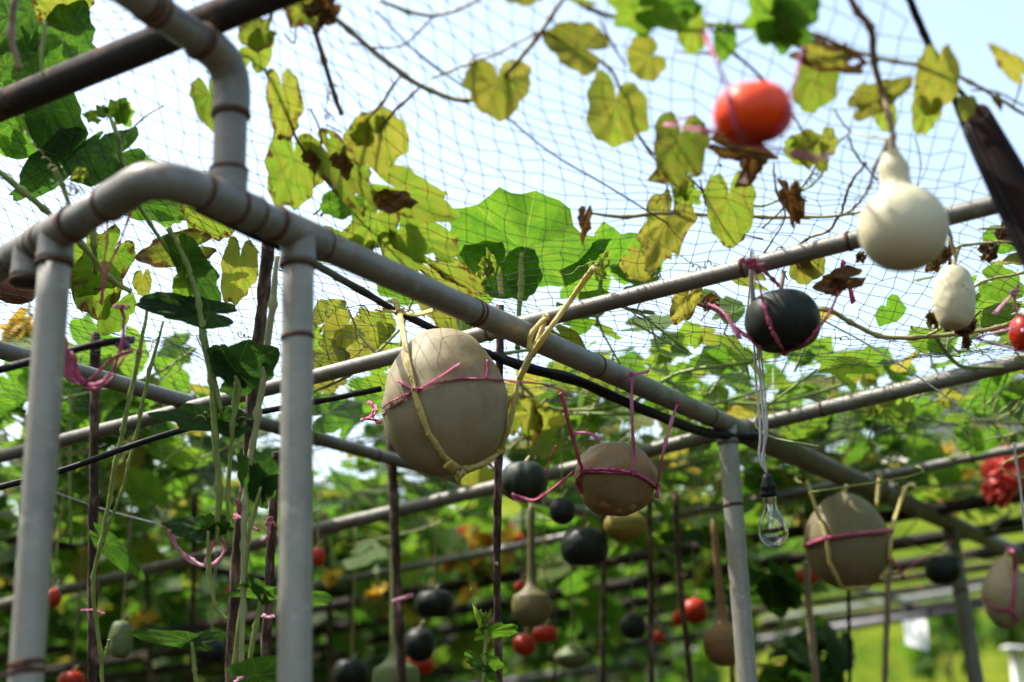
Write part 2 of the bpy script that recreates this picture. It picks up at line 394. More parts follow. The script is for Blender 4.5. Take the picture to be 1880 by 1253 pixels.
t.links.new(c, b.inputs['Base Color']); b.inputs['Roughness'].default_value = .9
bump(t, b, n2, .8, .15); b.inputs['Specular IOR Level'].default_value = 0
tag(mb.build('ground', gm, origin=(0, 0, 0)), kind='structure')

# grass tufts on the slope: nobody could count them
mb = MB(); 
for _ in range(9000):
    x = rng.uniform(-4, 11); y = rng.uniform(12, 24); h = rng.uniform(.12, .4); wd = rng.uniform(.012, .03)
    z = hill_h(x, y) - .05; a = rng.uniform(0, 6.28); lx, ly = rng.normal(0, .12, 2)
    cx, sy_ = math.cos(a) * wd, math.sin(a) * wd
    tn = rng.uniform(.45, .8)
    mb.add([(x - cx, y - sy_, z), (x + cx, y + sy_, z), (x + cx * .7 + lx * .5, y + sy_ * .7 + ly * .5, z + h * .6), (x + lx, y + ly, z + h)], [(0, 1, 2), (0, 2, 3)], np.tile([.2, tn, 0, 1], (4, 1)), np.tile([.3, .3, x], (4, 1)))
tag(mb.build('grass', LEAF), 'bright green grass growing over the slope behind the pergola', 'grass', kind='stuff')

# ------------------------------------------------------------------ pipe pergola (near frame)
def A(s, z=BZ): return Vector((A0.x + UD.x * s, A0.y + UD.y * s, z))
def sA(px, py): 
    p = PZ(px, py, BZ); return (p - A0).dot(UD)
RA = 0.0255
frame = thing('pipe_pergola', 'grey galvanised pipe pergola frame with rust ringed joints and round posts', 'pergola', (A0.x, A0.y, 0))
def part_tube(name, pts, r, m_, parent, sides=20, rough=0.0, **k):
    mb_ = MB(); tube(mb_, pts, r, sides, rough=rough, **k); return mb_.build(name, m_, parent)
def ring(pt, dr, r, parent, name='rust_band', wob=0.0012):
    d = Vector(dr).normalized(); mb_ = MB()
    tube(mb_, [Vector(pt) - d * .0045, Vector(pt) - d * .002, Vector(pt) + d * .002, Vector(pt) + d * .0045], lambda q: r + (0.0016 if .2 < q < .8 else -.0004), 20, rough=.03, fr=60)
    return mb_.build(name, RUST, parent)
s_t1 = sA(464, 360); s_el = -0.31
E = A(s_el)
Pc = PZ(104, 428, BZ); Pe = PZ(-30, 462, BZ)
cd = (Pc - E); cd.z = 0; cd.normalize()
# main beam
beam = part_tube('main_beam', straight(A(s_el + .13), A(7.2), 60), RA, PIPE, frame, rough=.012)
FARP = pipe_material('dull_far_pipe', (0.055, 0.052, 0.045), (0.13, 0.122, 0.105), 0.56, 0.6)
s3_ = sA(1340, 778)
part_tube('far_beam', straight(A(s3_ + .10), A(7.3), 40), .0335, FARP, frame, rough=.015)
elbow = part_tube('elbow', spline([A(s_el + .16), A(s_el + .10), A(s_el + .045) + cd * .008, E + UD * .018 + cd * .022, E + cd * .055, E + cd * .11, E + cd * .15], 6), RA + .0035, PIPE, frame)
ring(A(s_el + .16), UD, RA + .0042, elbow); ring(E + cd * .15, cd, RA + .0042, elbow)
cpipe = part_tube('corner_pipe', straight(E + cd * .13, Pc + cd * .6, 10), RA, PIPE, frame, rough=.012)
ring(E + cd * .30, cd, RA + .001, cpipe)
def tee(p, d, down, parent=frame, up=False):
    d = Vector(d).normalized(); p = Vector(p); mb_ = MB(); k = 1 if up else -1
    tube(mb_, straight(p - d * .055, p + d * .055, 8), lambda q: RA + .0035 + .0012 * (q < .12 or q > .88), 20)
    tube(mb_, straight(p, p + Vector((0, 0, k * down)), 6), lambda q: RA + .0030 + .0012 * (q > .8), 20)
    o = mb_.build('tee_fitting', PIPE, parent)
    ring(p - d * .058, d, RA + .0035, o); ring(p + d * .058, d, RA + .0035, o); ring(p + Vector((0, 0, k * (down + .002))), (0, 0, 1), RA + .0035, o)
    return o
tee(A(0), UD, .052); tee(A(s_t1), UD, .05, up=True); tee(Pc, cd, .05)
q = PZ(22, 448, BZ); q = Pc + cd * (q - Pc).dot(cd); tee(q, cd, .055)
mb = MB(); tube(mb, straight(q - Vector((0, 0, .03)), q - Vector((0, 0, .062)), 3), RA + .002, 18); mb.build('pipe_stub', PIPED, frame)
# posts (they lean a little, as pushed-in pipes do)
def post(top, px, py, bands=(), m_=POSTM, r=RA, parent=frame):
    """top point, and a pixel lower down the post"""
    top = Vector(top); rr = ray(px, py); q = CAM + rr * depth(top); q = CAM + rr * ((top.y - CAM.y) / rr.y)
    d = (q - top).normalized(); bot = top + d * ((top.z + .02) / -d.z)
    o = part_tube('post', straight(top, bot, 24), r, m_, parent, rough=.015)
    for bpy_, tw in bands:
        f_ = min(range(400), key=lambda i: abs(proj(top.lerp(bot, i / 400))[1] - bpy_))
        ring(top.lerp(bot, f_ / 400), d + Vector((tw, 0, 0)), r + .0006, o)
    return o
def proj(p):
    v_ = Vector(p) - CAM; d = v_.dot(_F); return 940 + FPX * v_.dot(_X) / d, 626.5 - FPX * v_.dot(_U) / d
post(Pc - Vector((0, 0, .02)), 47, 1253, [(1215, .15), (1228, -.2), (1236, .1)])
post(A(0), 541, 1253, [(622, .05)])
s3 = sA(1340, 778); s4 = sA(1764, 958)
post(A(s3), 1372, 1253, [(926, .06)]); post(A(s4), 1792, 1253, [(1085, .1)], m_=PIPE2, r=.030)
tee(A(s4), UD, .06)
mb = MB(); tube(mb, straight(A(s3) - Vector((0, 0, .03)), A(s3) - Vector((0, 0, .055)), 3), RA + .003, 18); mb.build('post_cap', PIPE2, frame)
for s in (.52, .535, 1.02, s3 - .12, s3 + .12, s3 + 1.3): ring(A(s), UD + Vector((0, 0, random.uniform(-.1, .1))), (RA if s < s3 + .1 else .0335) + .0004, beam)
# riser and upper beam
r0 = A(s_t1); ZB = 2.544
riser = part_tube('riser', straight(r0 + Vector((0, 0, .02)), Vector((r0.x, r0.y, ZB - .05)), 10), RA, PIPE, frame)
rt = Vector((r0.x, r0.y, ZB)); Bq = PZ(262, 2, ZB); bd = (Bq - rt); bd.z = 0; bd.normalize()
uel = part_tube('elbow', spline([rt - Vector((0, 0, .085)), rt - Vector((0, 0, .055)), rt - Vector((0, 0, .026)) + bd * .006, rt - Vector((0, 0, .006)) + bd * .026, rt + bd * .055, rt + bd * .08], 6), RA + .0035, PIPE, frame)
ring(rt - Vector((0, 0, .088)), (0, 0, 1), RA + .004, uel); ring(rt + bd * .083, bd, RA + .004, uel)
ub = part_tube('upper_beam', straight(rt + bd * .06, rt + bd * 1.4, 10), RA, PIPE, frame, rough=.012)
for k in (.185, .20, .212): ring(rt + bd * k, bd, RA + .0006, ub)

dk0, dk1 = PZ(0, 195, ZB + .053), PZ(338, 56, ZB + .053); dd = (dk1 - dk0).normalized()
tag(part_tube('rusty_pipe', straight(dk0 - dd * 1.6, dk1 + dd * 1.2, 40), .0265, PIPED, None, rough=.05, fr=20), 'dark rusty pipe crossing on top of the raised beam at the upper corner', 'pipe')

# ------------------------------------------------------------------ pipes laid across
def bar(px0, py0, px1, py1, anchor, r, m_, label, name='cross_pipe', ext=(0.3, 0.3), group='pipes laid across the pergola beams', cuts=(), dr=None, lab_sides=16):
    d_ = WD if dr is None else dr
    a, b_ = PV(px0, py0, anchor, d_), PV(px1, py1, anchor, d_); e = (b_ - a).normalized()
    mb_ = MB(); tube(mb_, straight(a - e * ext[0], b_ + e * ext[1], 40), r, lab_sides, rough=.03, fr=16)
    o = mb_.build(name, m_, None); tag(o, label, 'pipe', group)
    for k in cuts:
        p = a.lerp(b_, k); ring_child(p, e, r, o)
    return a, b_, o
def ring_child(p, e, r, o): ring(p, e, r + .0004, o)
cC = PZ(940, 590, BZ + .045); cD = PZ(1338, 776, BZ + .045); cE = PZ(1582, 876, BZ + .045)
bar(1880, 362, 0, 838, cC, .0172, PIPE2, 'thin grey cross pipe resting over the main beam just above the big tan melon', ext=(.35, .5), cuts=(.12, .2, .42))
bar(1880, 663, 560, 978, cD, .021, PIPE2, 'grey cross pipe lying over the main beam at the post beside the light bulb', ext=(.5, 1.5), cuts=(.23,))
bar(1880, 822, 1582, 880, cE, .0155, PIPE2, 'grey cross pipe under the red and yellow blossoms at the right', ext=(.6, 2.6), cuts=(.3,))
k = 0
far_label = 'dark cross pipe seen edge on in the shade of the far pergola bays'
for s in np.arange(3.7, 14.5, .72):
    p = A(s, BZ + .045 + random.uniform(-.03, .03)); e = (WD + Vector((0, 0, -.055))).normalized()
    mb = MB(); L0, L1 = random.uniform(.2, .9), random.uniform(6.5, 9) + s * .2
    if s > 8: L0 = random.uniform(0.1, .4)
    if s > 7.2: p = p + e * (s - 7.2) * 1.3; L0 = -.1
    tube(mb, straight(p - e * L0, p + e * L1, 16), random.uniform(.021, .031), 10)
    tag(mb.build('cross_pipe', PIPED), far_label, 'pipe', 'pipes laid across the far pergola bays'); k += 1  # near-black colour stands in for the shade under the leaves
# second beam on the left and two more beyond
def long_beam(px0, py0, px1, py1, z, r, m_, label, ext=(.5, 5), cuts=()):
    a, b_ = PZ(px0, py0, z), PZ(px1, py1, z); e = UD.copy()
    e = (b_ - a); e.z = 0; e.normalize()
    mb_ = MB(); tube(mb_, straight(a - e * ext[0], b_ + e * ext[1], 40), r, 14, rough=.03)
    o = mb_.build('side_pipe', m_); tag(o, label, 'pipe', None)
    for k_ in cuts: ring(a.lerp(b_, k_), e, r + .0004, o)
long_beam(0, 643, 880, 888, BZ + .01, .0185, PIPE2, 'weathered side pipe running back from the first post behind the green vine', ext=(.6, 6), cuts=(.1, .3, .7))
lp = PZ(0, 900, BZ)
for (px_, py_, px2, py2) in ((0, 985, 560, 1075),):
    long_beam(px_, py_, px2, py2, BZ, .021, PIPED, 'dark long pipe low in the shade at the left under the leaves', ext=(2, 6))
# thin black pole and the rolled net edge under the main beam
def rod(name, pts, r, m_, label, cat, group=None, rough=.1, sides=8, n=8, fr=12):
    mb_ = MB(); tube(mb_, spline(pts, n), r, sides, rough=rough, fr=fr); return tag(mb_.build(name, m_), label, cat, group)
dA = lambda px, py, z: PZ(px, py, z)
rod('net_rope', [PZ(362, 385, 2.33), PZ(450, 425, 2.32), PZ(545, 468, 2.31), P(640, 520, 2.85), P(730, 572, 3.0), P(830, 620, 3.06), P(900, 650, 3.08), P(960, 672, 3.1)], .0075, BLACK, 'black rolled net edge running above the big tan melon below the main beam', 'rope', rough=.35)
rod('black_hose', [P(905, 652, 3.09), P(965, 675, 3.1), P(1060, 700, 3.22), PZ(1180, 752, 2.265), PZ(1300, 795, 2.27), PZ(1395, 803, 2.28)], lambda q: .0105 + .0025 * math.sin(q * 3), BLACK, 'black hose tied below the main beam from the big melon to the second post', 'hose', rough=.22)
rod('black_cable', [P(-20, 900, 2.9), P(120, 862, 2.95), P(280, 806, 3.0), P(420, 768, 3.1), P(560, 742, 3.2), P(700, 714, 3.25)], .0068, BLACK, 'black cable slanting behind the two near posts below the cross pipe', 'cable', rough=.1)
rod('bamboo_pole', [P(-40, 690, 2.5), P(60, 664, 2.5), P(180, 632, 2.52), P(245, 624, 2.55)], .0075, BLACK, 'short dark pole ending in purple twine behind the first post', 'pole', rough=.25)

# far frame in the sun at the right
ff = thing('steel_frame', 'bright steel rails with a short brace at the sunny far edge above the lawn', 'frame', P(1640, 1110, 9.4))
def fr(name, px0, py0, d0, px1, py1, d1, r): part_tube(name, straight(P(px0, py0, d0), P(px1, py1, d1), 6), r, PIPEL, ff, 12)
fr('rail', 1180, 1213, 10.4, 2100, 1060, 8.6, .031); fr('rail', 1400, 1140, 10.8, 2100, 1035, 9.4, .022); fr('brace', 1622, 1096, 10.2, 1720, 1124, 9.35, .02)
fr('post', 1100, 1225, 10.5, 1103, 1500, 10.4, .025); fr('rail', 700, 1290, 11.2, 1180, 1213, 10.4, .031)
bx = MB(); box(bx, P(1380, 1183, 10.0), .15, .04, .05); bx.build('clamp', PIPEL, ff)

# ------------------------------------------------------------------ fruits
def lathe(prof, seg=48, ribs=0, ramp_=0.0, lump=0.0, seed=0, fr=3.0, dent=None):
    v, f = [], []; n = len(prof)
    for i, (r, z) in enumerate(prof):
        for k_ in range(seg):
            a = 2 * math.pi * k_ / seg
            q = r * (1 + (ramp_ * (abs(math.cos(ribs * a / 2)) - .6) if ribs else 0))
            p = Vector((q * math.cos(a), q * math.sin(a), z))
            if lump: p *= 1 + lump * noise.noise(p.normalized() * fr + Vector((seed, seed * 2, 0))) if p.length > 1e-6 else 1
            v.append(tuple(p))
    for i in range(n - 1):
        for k_ in range(seg):
            a, b_ = i * seg + k_, i * seg + (k_ + 1) % seg; f.append((a, b_, b_ + seg, a + seg))
    f.append(tuple(reversed(range(seg)))); f.append(tuple(range((n - 1) * seg, n * seg)))
    return v, f
def prof_of(kind, n=36):
    out = []
    for i in range(n + 1):
        t_ = -math.pi / 2 + math.pi * i / n; z, r = math.sin(t_), max(0.0, math.cos(t_))
        if kind == 'egg': z_ = z; r *= 1 - .16 * z * (1 if z > 0 else .35); r = r ** .94
        elif kind == 'round': z_ = z; r = r ** .88
        elif kind == 'flat':
            z_ = z; r = r ** .72; z_ = z * (1 - .22 * math.exp(-(r / .38) ** 2))
        elif kind == 'oblong': z_ = z; r = r ** .55 * (1 - .05 * z)
        elif kind == 'knob':
            z_ = z; r = r ** .82
            if z < -.62: z_ = z - .16 * max(0, (-z - .62) / .38) ** .7
        elif kind == 'pear': z_ = z; r *= 1 - .28 * max(0, z) ** 1.2
        else: z_ = z
        out.append((max(r, .012), z_))
    return out
class Fruit: pass
def fruit(name, label, cat, px, py, d, wpx, hpx, kind, m_, tilt=0.0, ribs=0, ra=0.0, lump=.02, stem=.12, group=None, seed=1, seg=48, prof=None, stem_m=STEMY, turn=0.0, nod=0.0):
    c = P(px, py, d); k_ = d / FPX; a = wpx * k_ / 2
    el = math.atan2(ray(px, py).z, Vector(ray(px, py)[:2]).length)
    if prof is None:
        h = hpx * k_ / 2; b_ = math.sqrt(max(.3 * h * h, h * h - (a * math.sin(el)) ** 2)) / math.cos(el)
        pf = [(r * a, z * b_) for r, z in prof_of(kind)]
    else:
        pf = [(r * k_, z * k_ / math.cos(el)) for r, z in prof]; b_ = max(z for r, z in pf)
    v, f = lathe(pf, seg, ribs, ra, lump, seed)
    rot = Matrix.Rotation(tilt, 3, Vector((0, 1, 0))) @ Matrix.Rotation(nod, 3, Vector((1, 0, 0))) @ Matrix.Rotation(turn, 3, 'Z')
    me = bpy.data.meshes.new(name); me.from_pydata([tuple(rot @ Vector(q_)) for q_ in v], [], f); me.materials.append(m_)
    me.polygons.foreach_set('use_smooth', [True] * len(me.polygons)); me.update()
    o = bpy.data.objects.new(name, me); C.objects.link(o); o.location = c; tag(o, label, cat, group)
    fo = Fruit(); fo.o = o; fo.c = c; fo.d = d; fo.a = a; fo.b = b_; fo.top = c + rot @ Vector((0, 0, pf[-1][1]))
    fo.bvh = BVHTree.FromPolygons([c + rot @ Vector(q_) for q_ in v], f)
    if stem:
        mb_ = MB(); up = rot @ Vector((0, 0, 1)); s0 = fo.top - up * .006
        tube(mb_, spline([s0, s0 + up * stem * .3 + Vector((.003, 0, 0)), s0 + up * stem * .7 + Vector((.01, .004, 0)), s0 + up * stem + Vector((.016, .008, 0))], 4), lambda q_: a * .10 * (1.5 - 1.0 * min(1, q_ * 2.5)) + .0012, 8, rough=.2, fr=80)
        mb_.build('stem', stem_m, o)
    return fo
def on(fo, px, py, off=.0045):
    r = ray(px, py).normalized(); h = fo.bvh.ray_cast(CAM, r)
    if h[0] is not None: return h[0] + h[1].normalized() * off if h[1].dot(r) < 0 else h[0] - h[1].normalized() * off
    p = P(px, py, fo.d); h = fo.bvh.find_nearest(p)
    return h[0] + (p - h[0]).normalized() * off
def along(fo, pts, off=.0045, k=5):
    out = []
    for (x0, y0), (x1, y1) in zip(pts[:-1], pts[1:]):
        for i in range(k): out.append(on(fo, x0 + (x1 - x0) * i / k, y0 + (y1 - y0) * i / k, off))
    return out + [on(fo, *pts[-1], off)]
# slings
def ribbon(mb_, pts, r=.0035, n=8, flat=.36):
    q_ = spline(pts, n)
    am = 1.0
    if r > .0053: flat = .75; am = .3
    tube(mb_, q_, lambda q: r * (1.05 + am * (.3 * math.sin(q * 23 + r * 1e4) + .12 * math.sin(q * 71))), 10, flat=flat, rough=.4 * am, fr=170)
    k_ = len(q_)                                   # a frayed second strand lying along the first
    tube(mb_, [p + Vector((math.sin(i * .9), math.cos(i * .7), math.sin(i * .5 + 1))) * r * .7 for i, p in enumerate(q_)], r * .28, 5, rough=.3, fr=150)
def knot(mb_, p, r, seed=0):
    rg = random.Random(seed); p = Vector(p); pts = []
    for i in range(13):
        a = i * 2.2; pts.append(p + Vector((math.cos(a), math.sin(a * 1.3), math.sin(a))) * r * rg.uniform(.5, .95))
    tube(mb_, spline(pts, 4), r * .42, 6, rough=.3, fr=120)
def sling(name, m_, label, lines, knots=(), tails=(), r=.0035, group=None, cat='twine'):
    mb_ = MB()
    for L_ in lines: ribbon(mb_, L_, r)
    o = mb_.build(name, m_); tag(o, label, cat, group)
    for i, (kp, kr) in enumerate(knots):
        k_ = MB(); knot(k_, kp, kr, i); k_.build('knot', m_, o)
    for T_ in tails:
        k_ = MB(); tube(k_, spline(T_, 5), lambda q: r * (.8 + 1.1 * q), 8, flat=.3, rough=.2, fr=120); k_.build('loose_end', m_, o)
    return o

# 1 big melon
M1 = fruit('tan_melon', 'largest pale tan egg shaped melon slung in yellow twine under the main beam', 'melon', 817, 737, 2.85, 231, 274, 'egg', F_TAN, tilt=-.05, ribs=14, ra=.012, lump=.03, stem=0)
kb = on(M1, 846, 860, .006); kr_ = on(M1, 917, 824, .008)
sling('melon_sling', YELC, 'yellow twine sling holding the largest tan melon', [
    [P(733, 572, 2.98), P(741, 615, 2.84)] + along(M1, [(750, 662), (766, 730), (789, 795), (815, 836), (846, 860)], .005),
    along(M1, [(846, 860), (885, 846), (917, 824)], .006) + [on(M1, 930, 775, .008), P(953, 695, 2.82), P(985, 630, 2.83), PZ(1004, 578, 2.335)],
    [kb + Vector((.002, .004, -.003)), P(880, 855, 2.83), kr_ + Vector((0, .005, 0))],
    [P(953, 697, 2.82), P(978, 650, 2.80), P(1008, 606, 2.78), PZ(1050, 548, 2.36), PZ(1090, 492, 2.40)],
    [P(985, 632, 2.83), P(972, 640, 2.82), P(978, 610, 2.82), P(1000, 585, 2.83)]],
    [(kb, .011), (kr_, .011), (P(735, 574, 2.97), .009), (P(1003, 584, 2.84), .007), (P(1092, 490, 2.85), .006)],
    [[kb, on(M1, 835, 858, .01), P(822, 852, 2.72)], [kb, P(846, 868, 2.74), P(838, 880, 2.76)], [P(735, 574, 2.97), P(705, 570, 2.97), P(690, 566, 2.97)], [P(735, 574, 2.97), P(765, 578, 2.97), P(795, 570, 2.97)], [P(735, 574, 2.97), P(728, 560, 2.97), P(722, 548, 2.97)]], r=.0062)
kp = on(M1, 766, 718, .005)
sling('pink_tie', PINK, 'pink twine tied round the middle of the largest tan melon', [
    along(M1, [(706, 750), (720, 738), (745, 727), (766, 718), (800, 706), (845, 697), (890, 697), (925, 700)]) + [ P(955, 702, 2.83), P(1000, 706, 2.88), P(1035, 720, 2.93)],
    [on(M1, 703, 762, .002), on(M1, 730, 742, .002), kp]], [(kp, .006), (P(952, 704, 2.82), .006)],
    [[kp, on(M1, 750, 710, .004), on(M1, 735, 700, .006)], [kp, on(M1, 800, 700, .006), on(M1, 843, 673, .01)], [on(M1, 891, 698, .004), on(M1, 892, 684, .006), on(M1, 891, 668, .01)], [P(1000, 706, 2.88), P(1025, 716, 2.9), P(1047, 727, 2.92)]], r=.0030)

# 2 knobbly tan pumpkin
M2 = fruit('tan_pumpkin', 'brownish tan pumpkin with a knobbly warty bottom in a pink twine harness', 'pumpkin', 1130, 876, 3.15, 150, 124, 'knob', F_TAN2, tilt=.12, ribs=10, ra=.03, lump=.06, stem=.02, seed=5)
for (a_, b_) in ((1112, 933), (1136, 942), (1158, 936), (1150, 944)):
    mb = MB(); p = on(M2, a_, b_, -.0185); v, f = lathe([(r * .026, z * .021) for r, z in prof_of('round', 8)], 12, lump=.2, seed=a_); mb.add([tuple(Vector(q_) + p) for q_ in v], f); mb.build('wart', F_TAN2, M2.o)
k1, k2, k3 = on(M2, 1071, 866, .004), on(M2, 1163, 868, .004), on(M2, 1202, 893, .006)
sling('pink_sling', PINK, 'pink twine harness round the knobbly tan pumpkin with three lines up to the beam', [
    [P(1030, 722, 2.93), P(1048, 790, 3.02), k1], [PZ(1160, 690, 2.295), P(1160, 760, 3.1), on(M2, 1161, 835), k2], [k3, P(1220, 820, 3.1), PZ(1243, 742, 2.29)],
    along(M2, [(1071, 866), (1115, 867), (1163, 868)]), along(M2, [(1072, 863), (1120, 862), (1163, 866)], .006), along(M2, [(1163, 868), (1185, 880), (1202, 893)]), [k1, on(M2, 1062, 885), on(M2, 1068, 905, .002)],
    [on(M2, 1054, 868), P(1020, 893, 3.35), P(980, 918, 3.5), P(940, 908, 3.5)]],
    [(k1, .006), (k2, .006), (k3, .007), (PZ(1160, 688, 2.29), .006), (PZ(1243, 742, 2.29), .006)],
    [[k3, P(1206, 904, 3.1), P(1206, 914, 3.1)], [PZ(1160, 688, 2.29), PZ(1150, 692, 2.29), PZ(1143, 700, 2.29)], [PZ(1160, 688, 2.29), PZ(1175, 685, 2.29), PZ(1190, 682, 2.29)], [P(1052, 795, 3.0), P(1080, 795, 3.0), P(1102, 808, 3.0)]], r=.0046)
# 3 striped small
M3 = fruit('green_pumpkin', 'small dark green pumpkin with pale stripes behind the dark stake', 'pumpkin', 962, 884, 3.6, 86, 76, 'flat', F_STRIPE, ribs=10, ra=.05, stem=.03, seed=3)
sling('pink_sling', PINK, 'pink twine under the small striped green pumpkin', [[P(905, 858, 3.45), on(M3, 925, 890), on(M3, 950, 914), on(M3, 985, 916), P(1010, 900, 3.45), P(1040, 880, 3.3)], [on(M3, 1000, 870), P(1012, 840, 3.5), P(1020, 820, 3.45)]], (), [[P(905, 858, 3.45), P(890, 845, 3.4), P(880, 838, 3.4)]], r=.0030)
# 4 dark pumpkin right
M4 = fruit('dark_pumpkin', 'smooth blackish green pumpkin hung below the cross pipe beside the bulb cord', 'pumpkin', 1437, 590, 2.62, 138, 116, 'flat', F_DARK, tilt=-.05, ribs=8, ra=.035, stem=.06, seed=9, stem_m=STEMB)
kd = on(M4, 1440, 645, .004)
sling('pink_sling', PINK, 'pink twine cradle holding the blackish green pumpkin under the cross pipe', [
    [PZ(1376, 482, 2.33), P(1394, 520, 2.5), *along(M4, [(1402, 555), (1410, 580), (1420, 610), (1440, 645)])], [kd, *along(M4, [(1440, 645), (1475, 630), (1498, 603)]), P(1530, 560, 2.6), PZ(1552, 490, 2.36)],
    [PZ(1376, 482, 2.33), P(1405, 500, 2.6), P(1430, 525, 2.65)], [P(1300, 558, 2.6), P(1340, 592, 2.6), on(M4, 1378, 620, .003), on(M4, 1400, 636)], [P(1310, 560, 2.6), P(1350, 603, 2.6), on(M4, 1384, 625, .003)]],
    [(kd, .006), (PZ(1380, 484, 2.32), .010), (PZ(1552, 510, 2.36), .007)],
    [[PZ(1380, 484, 2.32), PZ(1368, 482, 2.31), PZ(1362, 476, 2.3)], [PZ(1380, 484, 2.32), PZ(1392, 486, 2.32), PZ(1405, 484, 2.31)], [PZ(1552, 510, 2.36), PZ(1546, 490, 2.36), PZ(1550, 480, 2.37)], [PZ(1552, 510, 2.36), PZ(1560, 530, 2.36), PZ(1567, 556, 2.34)], [P(1300, 558, 2.6), P(1330, 575, 2.58), P(1358, 622, 2.55)]], r=.0034)
# 5 orange
M5 = fruit('orange_pumpkin', 'small bright orange pumpkin hanging under the net against the sky', 'pumpkin', 1383, 209, 1.85, 147, 117, 'flat', F_OR, tilt=-.06, ribs=9, ra=.02, stem=0, seed=4, nod=.1)
sling('pink_sling', PINK, 'pink twine holding the bright orange pumpkin below the yellow leaves', [
    [PN(1288, 52), P(1310, 100, 1.86), P(1333, 155, 1.84), *along(M5, [(1338, 172), (1345, 205), (1355, 235), (1375, 262)])], [PN(1470, 100), P(1462, 140, 1.84), *along(M5, [(1446, 180), (1438, 220), (1415, 250), (1375, 262)])],
    [PN(1220, 228), P(1270, 236, 1.88), P(1320, 246, 1.86), on(M5, 1375, 262, .004), P(1430, 275, 1.82), P(1500, 290, 1.85), PN(1530, 280)]],
    [(PN(1472, 105), .006)], [[PN(1220, 232), PN(1240, 222), PN(1272, 212)], [P(1460, 283, 1.83), P(1490, 292, 1.84), P(1510, 291, 1.84)], [PN(1472, 105), PN(1480, 95), PN(1474, 88)]], r=.0027)
# 6 bottle gourd
pf = [(r * 81, z * 74) for r, z in prof_of('round', 30) if z < .80]
pf += [(44, 62), (33, 72), (28, 82), (27, 94), (29, 106), (27, 118), (21, 131), (15, 144), (12, 156), (10, 166), (4, 170)]
M6 = fruit('bottle_gourd', 'large creamy white bottle gourd with a narrow neck in front of the cross pipe', 'gourd', 1658, 420, 2.15, 160, 148, None, F_WHITE, tilt=-.05, lump=.012, stem=0, prof=pf, seg=64)
# 7 small white oblong
M7 = fruit('white_gourd', 'small white oblong gourd with withered blossom below it at the right', 'gourd', 1752, 546, 2.62, 75, 116, 'oblong', F_WHITE, tilt=.08, lump=.035, stem=.05, seed=12, ribs=5, ra=.02)
# 8 right-edge orange
M8 = fruit('orange_pumpkin', 'red orange pumpkin cut off by the right edge under the pink bow', 'pumpkin', 1886, 612, 2.7, 66, 72, 'round', F_RED, stem=.02, seed=6, ribs=8, ra=.03)
sling('pink_sling', PINKL, 'pale pink twine around the red orange pumpkin at the right edge', [[P(1788, 622, 2.65), P(1830, 610, 2.65), P(1862, 603, 2.65)], [P(1788, 622, 2.65), P(1830, 632, 2.65), on(M8, 1868, 640), on(M8, 1890, 640)], [P(1862, 540, 2.65), on(M8, 1870, 580), on(M8, 1880, 612)]], [(P(1862, 538, 2.65), .007)], [[P(1862, 538, 2.65), P(1845, 555, 2.65), P(1825, 578, 2.65)], [P(1862, 538, 2.65), P(1868, 530, 2.65), P(1870, 522, 2.65)]], r=.003)
# 9 second melon
M9 = fruit('tan_melon', 'olive tan melon in yellow and pink twine between the bulb and the last post', 'melon', 1555, 993, 4.15, 156, 174, 'egg', fruit_material('olive_tan_skin', (0.19, 0.16, 0.085), (0.15, 0.115, 0.05), samt=.5, sscale=(36, 36, 3)), ribs=14, ra=.01, lump=.03, stem=.03, seed=8)
ka, kc = on(M9, 1520, 988), on(M9, 1632, 976, .004)
sling('melon_sling', YELC, 'yellow twine sling under the olive tan melon', [
    [P(1482, 884, 4.15), P(1498, 935, 4.05), *along(M9, [(1508, 955), (1520, 988), (1525, 1030), (1547, 1076)], .007)], [*along(M9, [(1547, 1076), (1600, 1074), (1628, 1040), (1632, 976)], .007), P(1650, 930, 4.2), P(1663, 894, 4.25)], [P(1610, 930, 4.25), P(1614, 880, 4.3)]], (), [[P(1663, 894, 4.25), P(1672, 890, 4.25), P(1680, 891, 4.25)], [P(1614, 895, 4.3), P(1617, 880, 4.3), P(1612, 868, 4.3)]], r=.0065)
sling('pink_tie', PINK, 'pink twine round the waist of the olive tan melon', [along(M9, [(1481, 1002), (1520, 988), (1570, 982), (1632, 976)], .008)], [(ka, .008), (kc, .008)], (), r=.0075)
# 10
M10 = fruit('dark_pumpkin', 'small dark round pumpkin between the olive melon and the last post', 'pumpkin', 1732, 1046, 4.9, 66, 56, 'flat', F_DARK, ribs=8, ra=.03, stem=.02)
sling('pink_sling', PINK, 'slack pink twine reaching from the small dark pumpkin to the last post', [[P(1632, 1056, 4.6), P(1655, 1050, 4.7), P(1700, 1025, 4.75), P(1748, 992, 4.9)], [P(1632, 1020, 4.5), P(1650, 1045, 4.6), P(1660, 1062, 4.6)]], (), (), r=.005)
# 11
M11 = fruit('tan_melon', 'pale beige oblong melon tied with pink twine at the right edge by the last post', 'melon', 1846, 1089, 4.6, 86, 128, 'pear', F_TAN, tilt=.08, ribs=12, ra=.01, lump=.04, stem=.03, seed=22)
sling('pink_sling', PINK, 'pink twine round the pale beige oblong melon', [[P(1848, 1005, 4.6), P(1860, 1015, 4.5), *along(M11, [(1862, 1045), (1861, 1080), (1858, 1120), (1866, 1138)], .006)], along(M11, [(1806, 1095), (1825, 1116), (1858, 1120)], .006)], [(on(M11, 1858, 1122), .008)], (), r=.005)
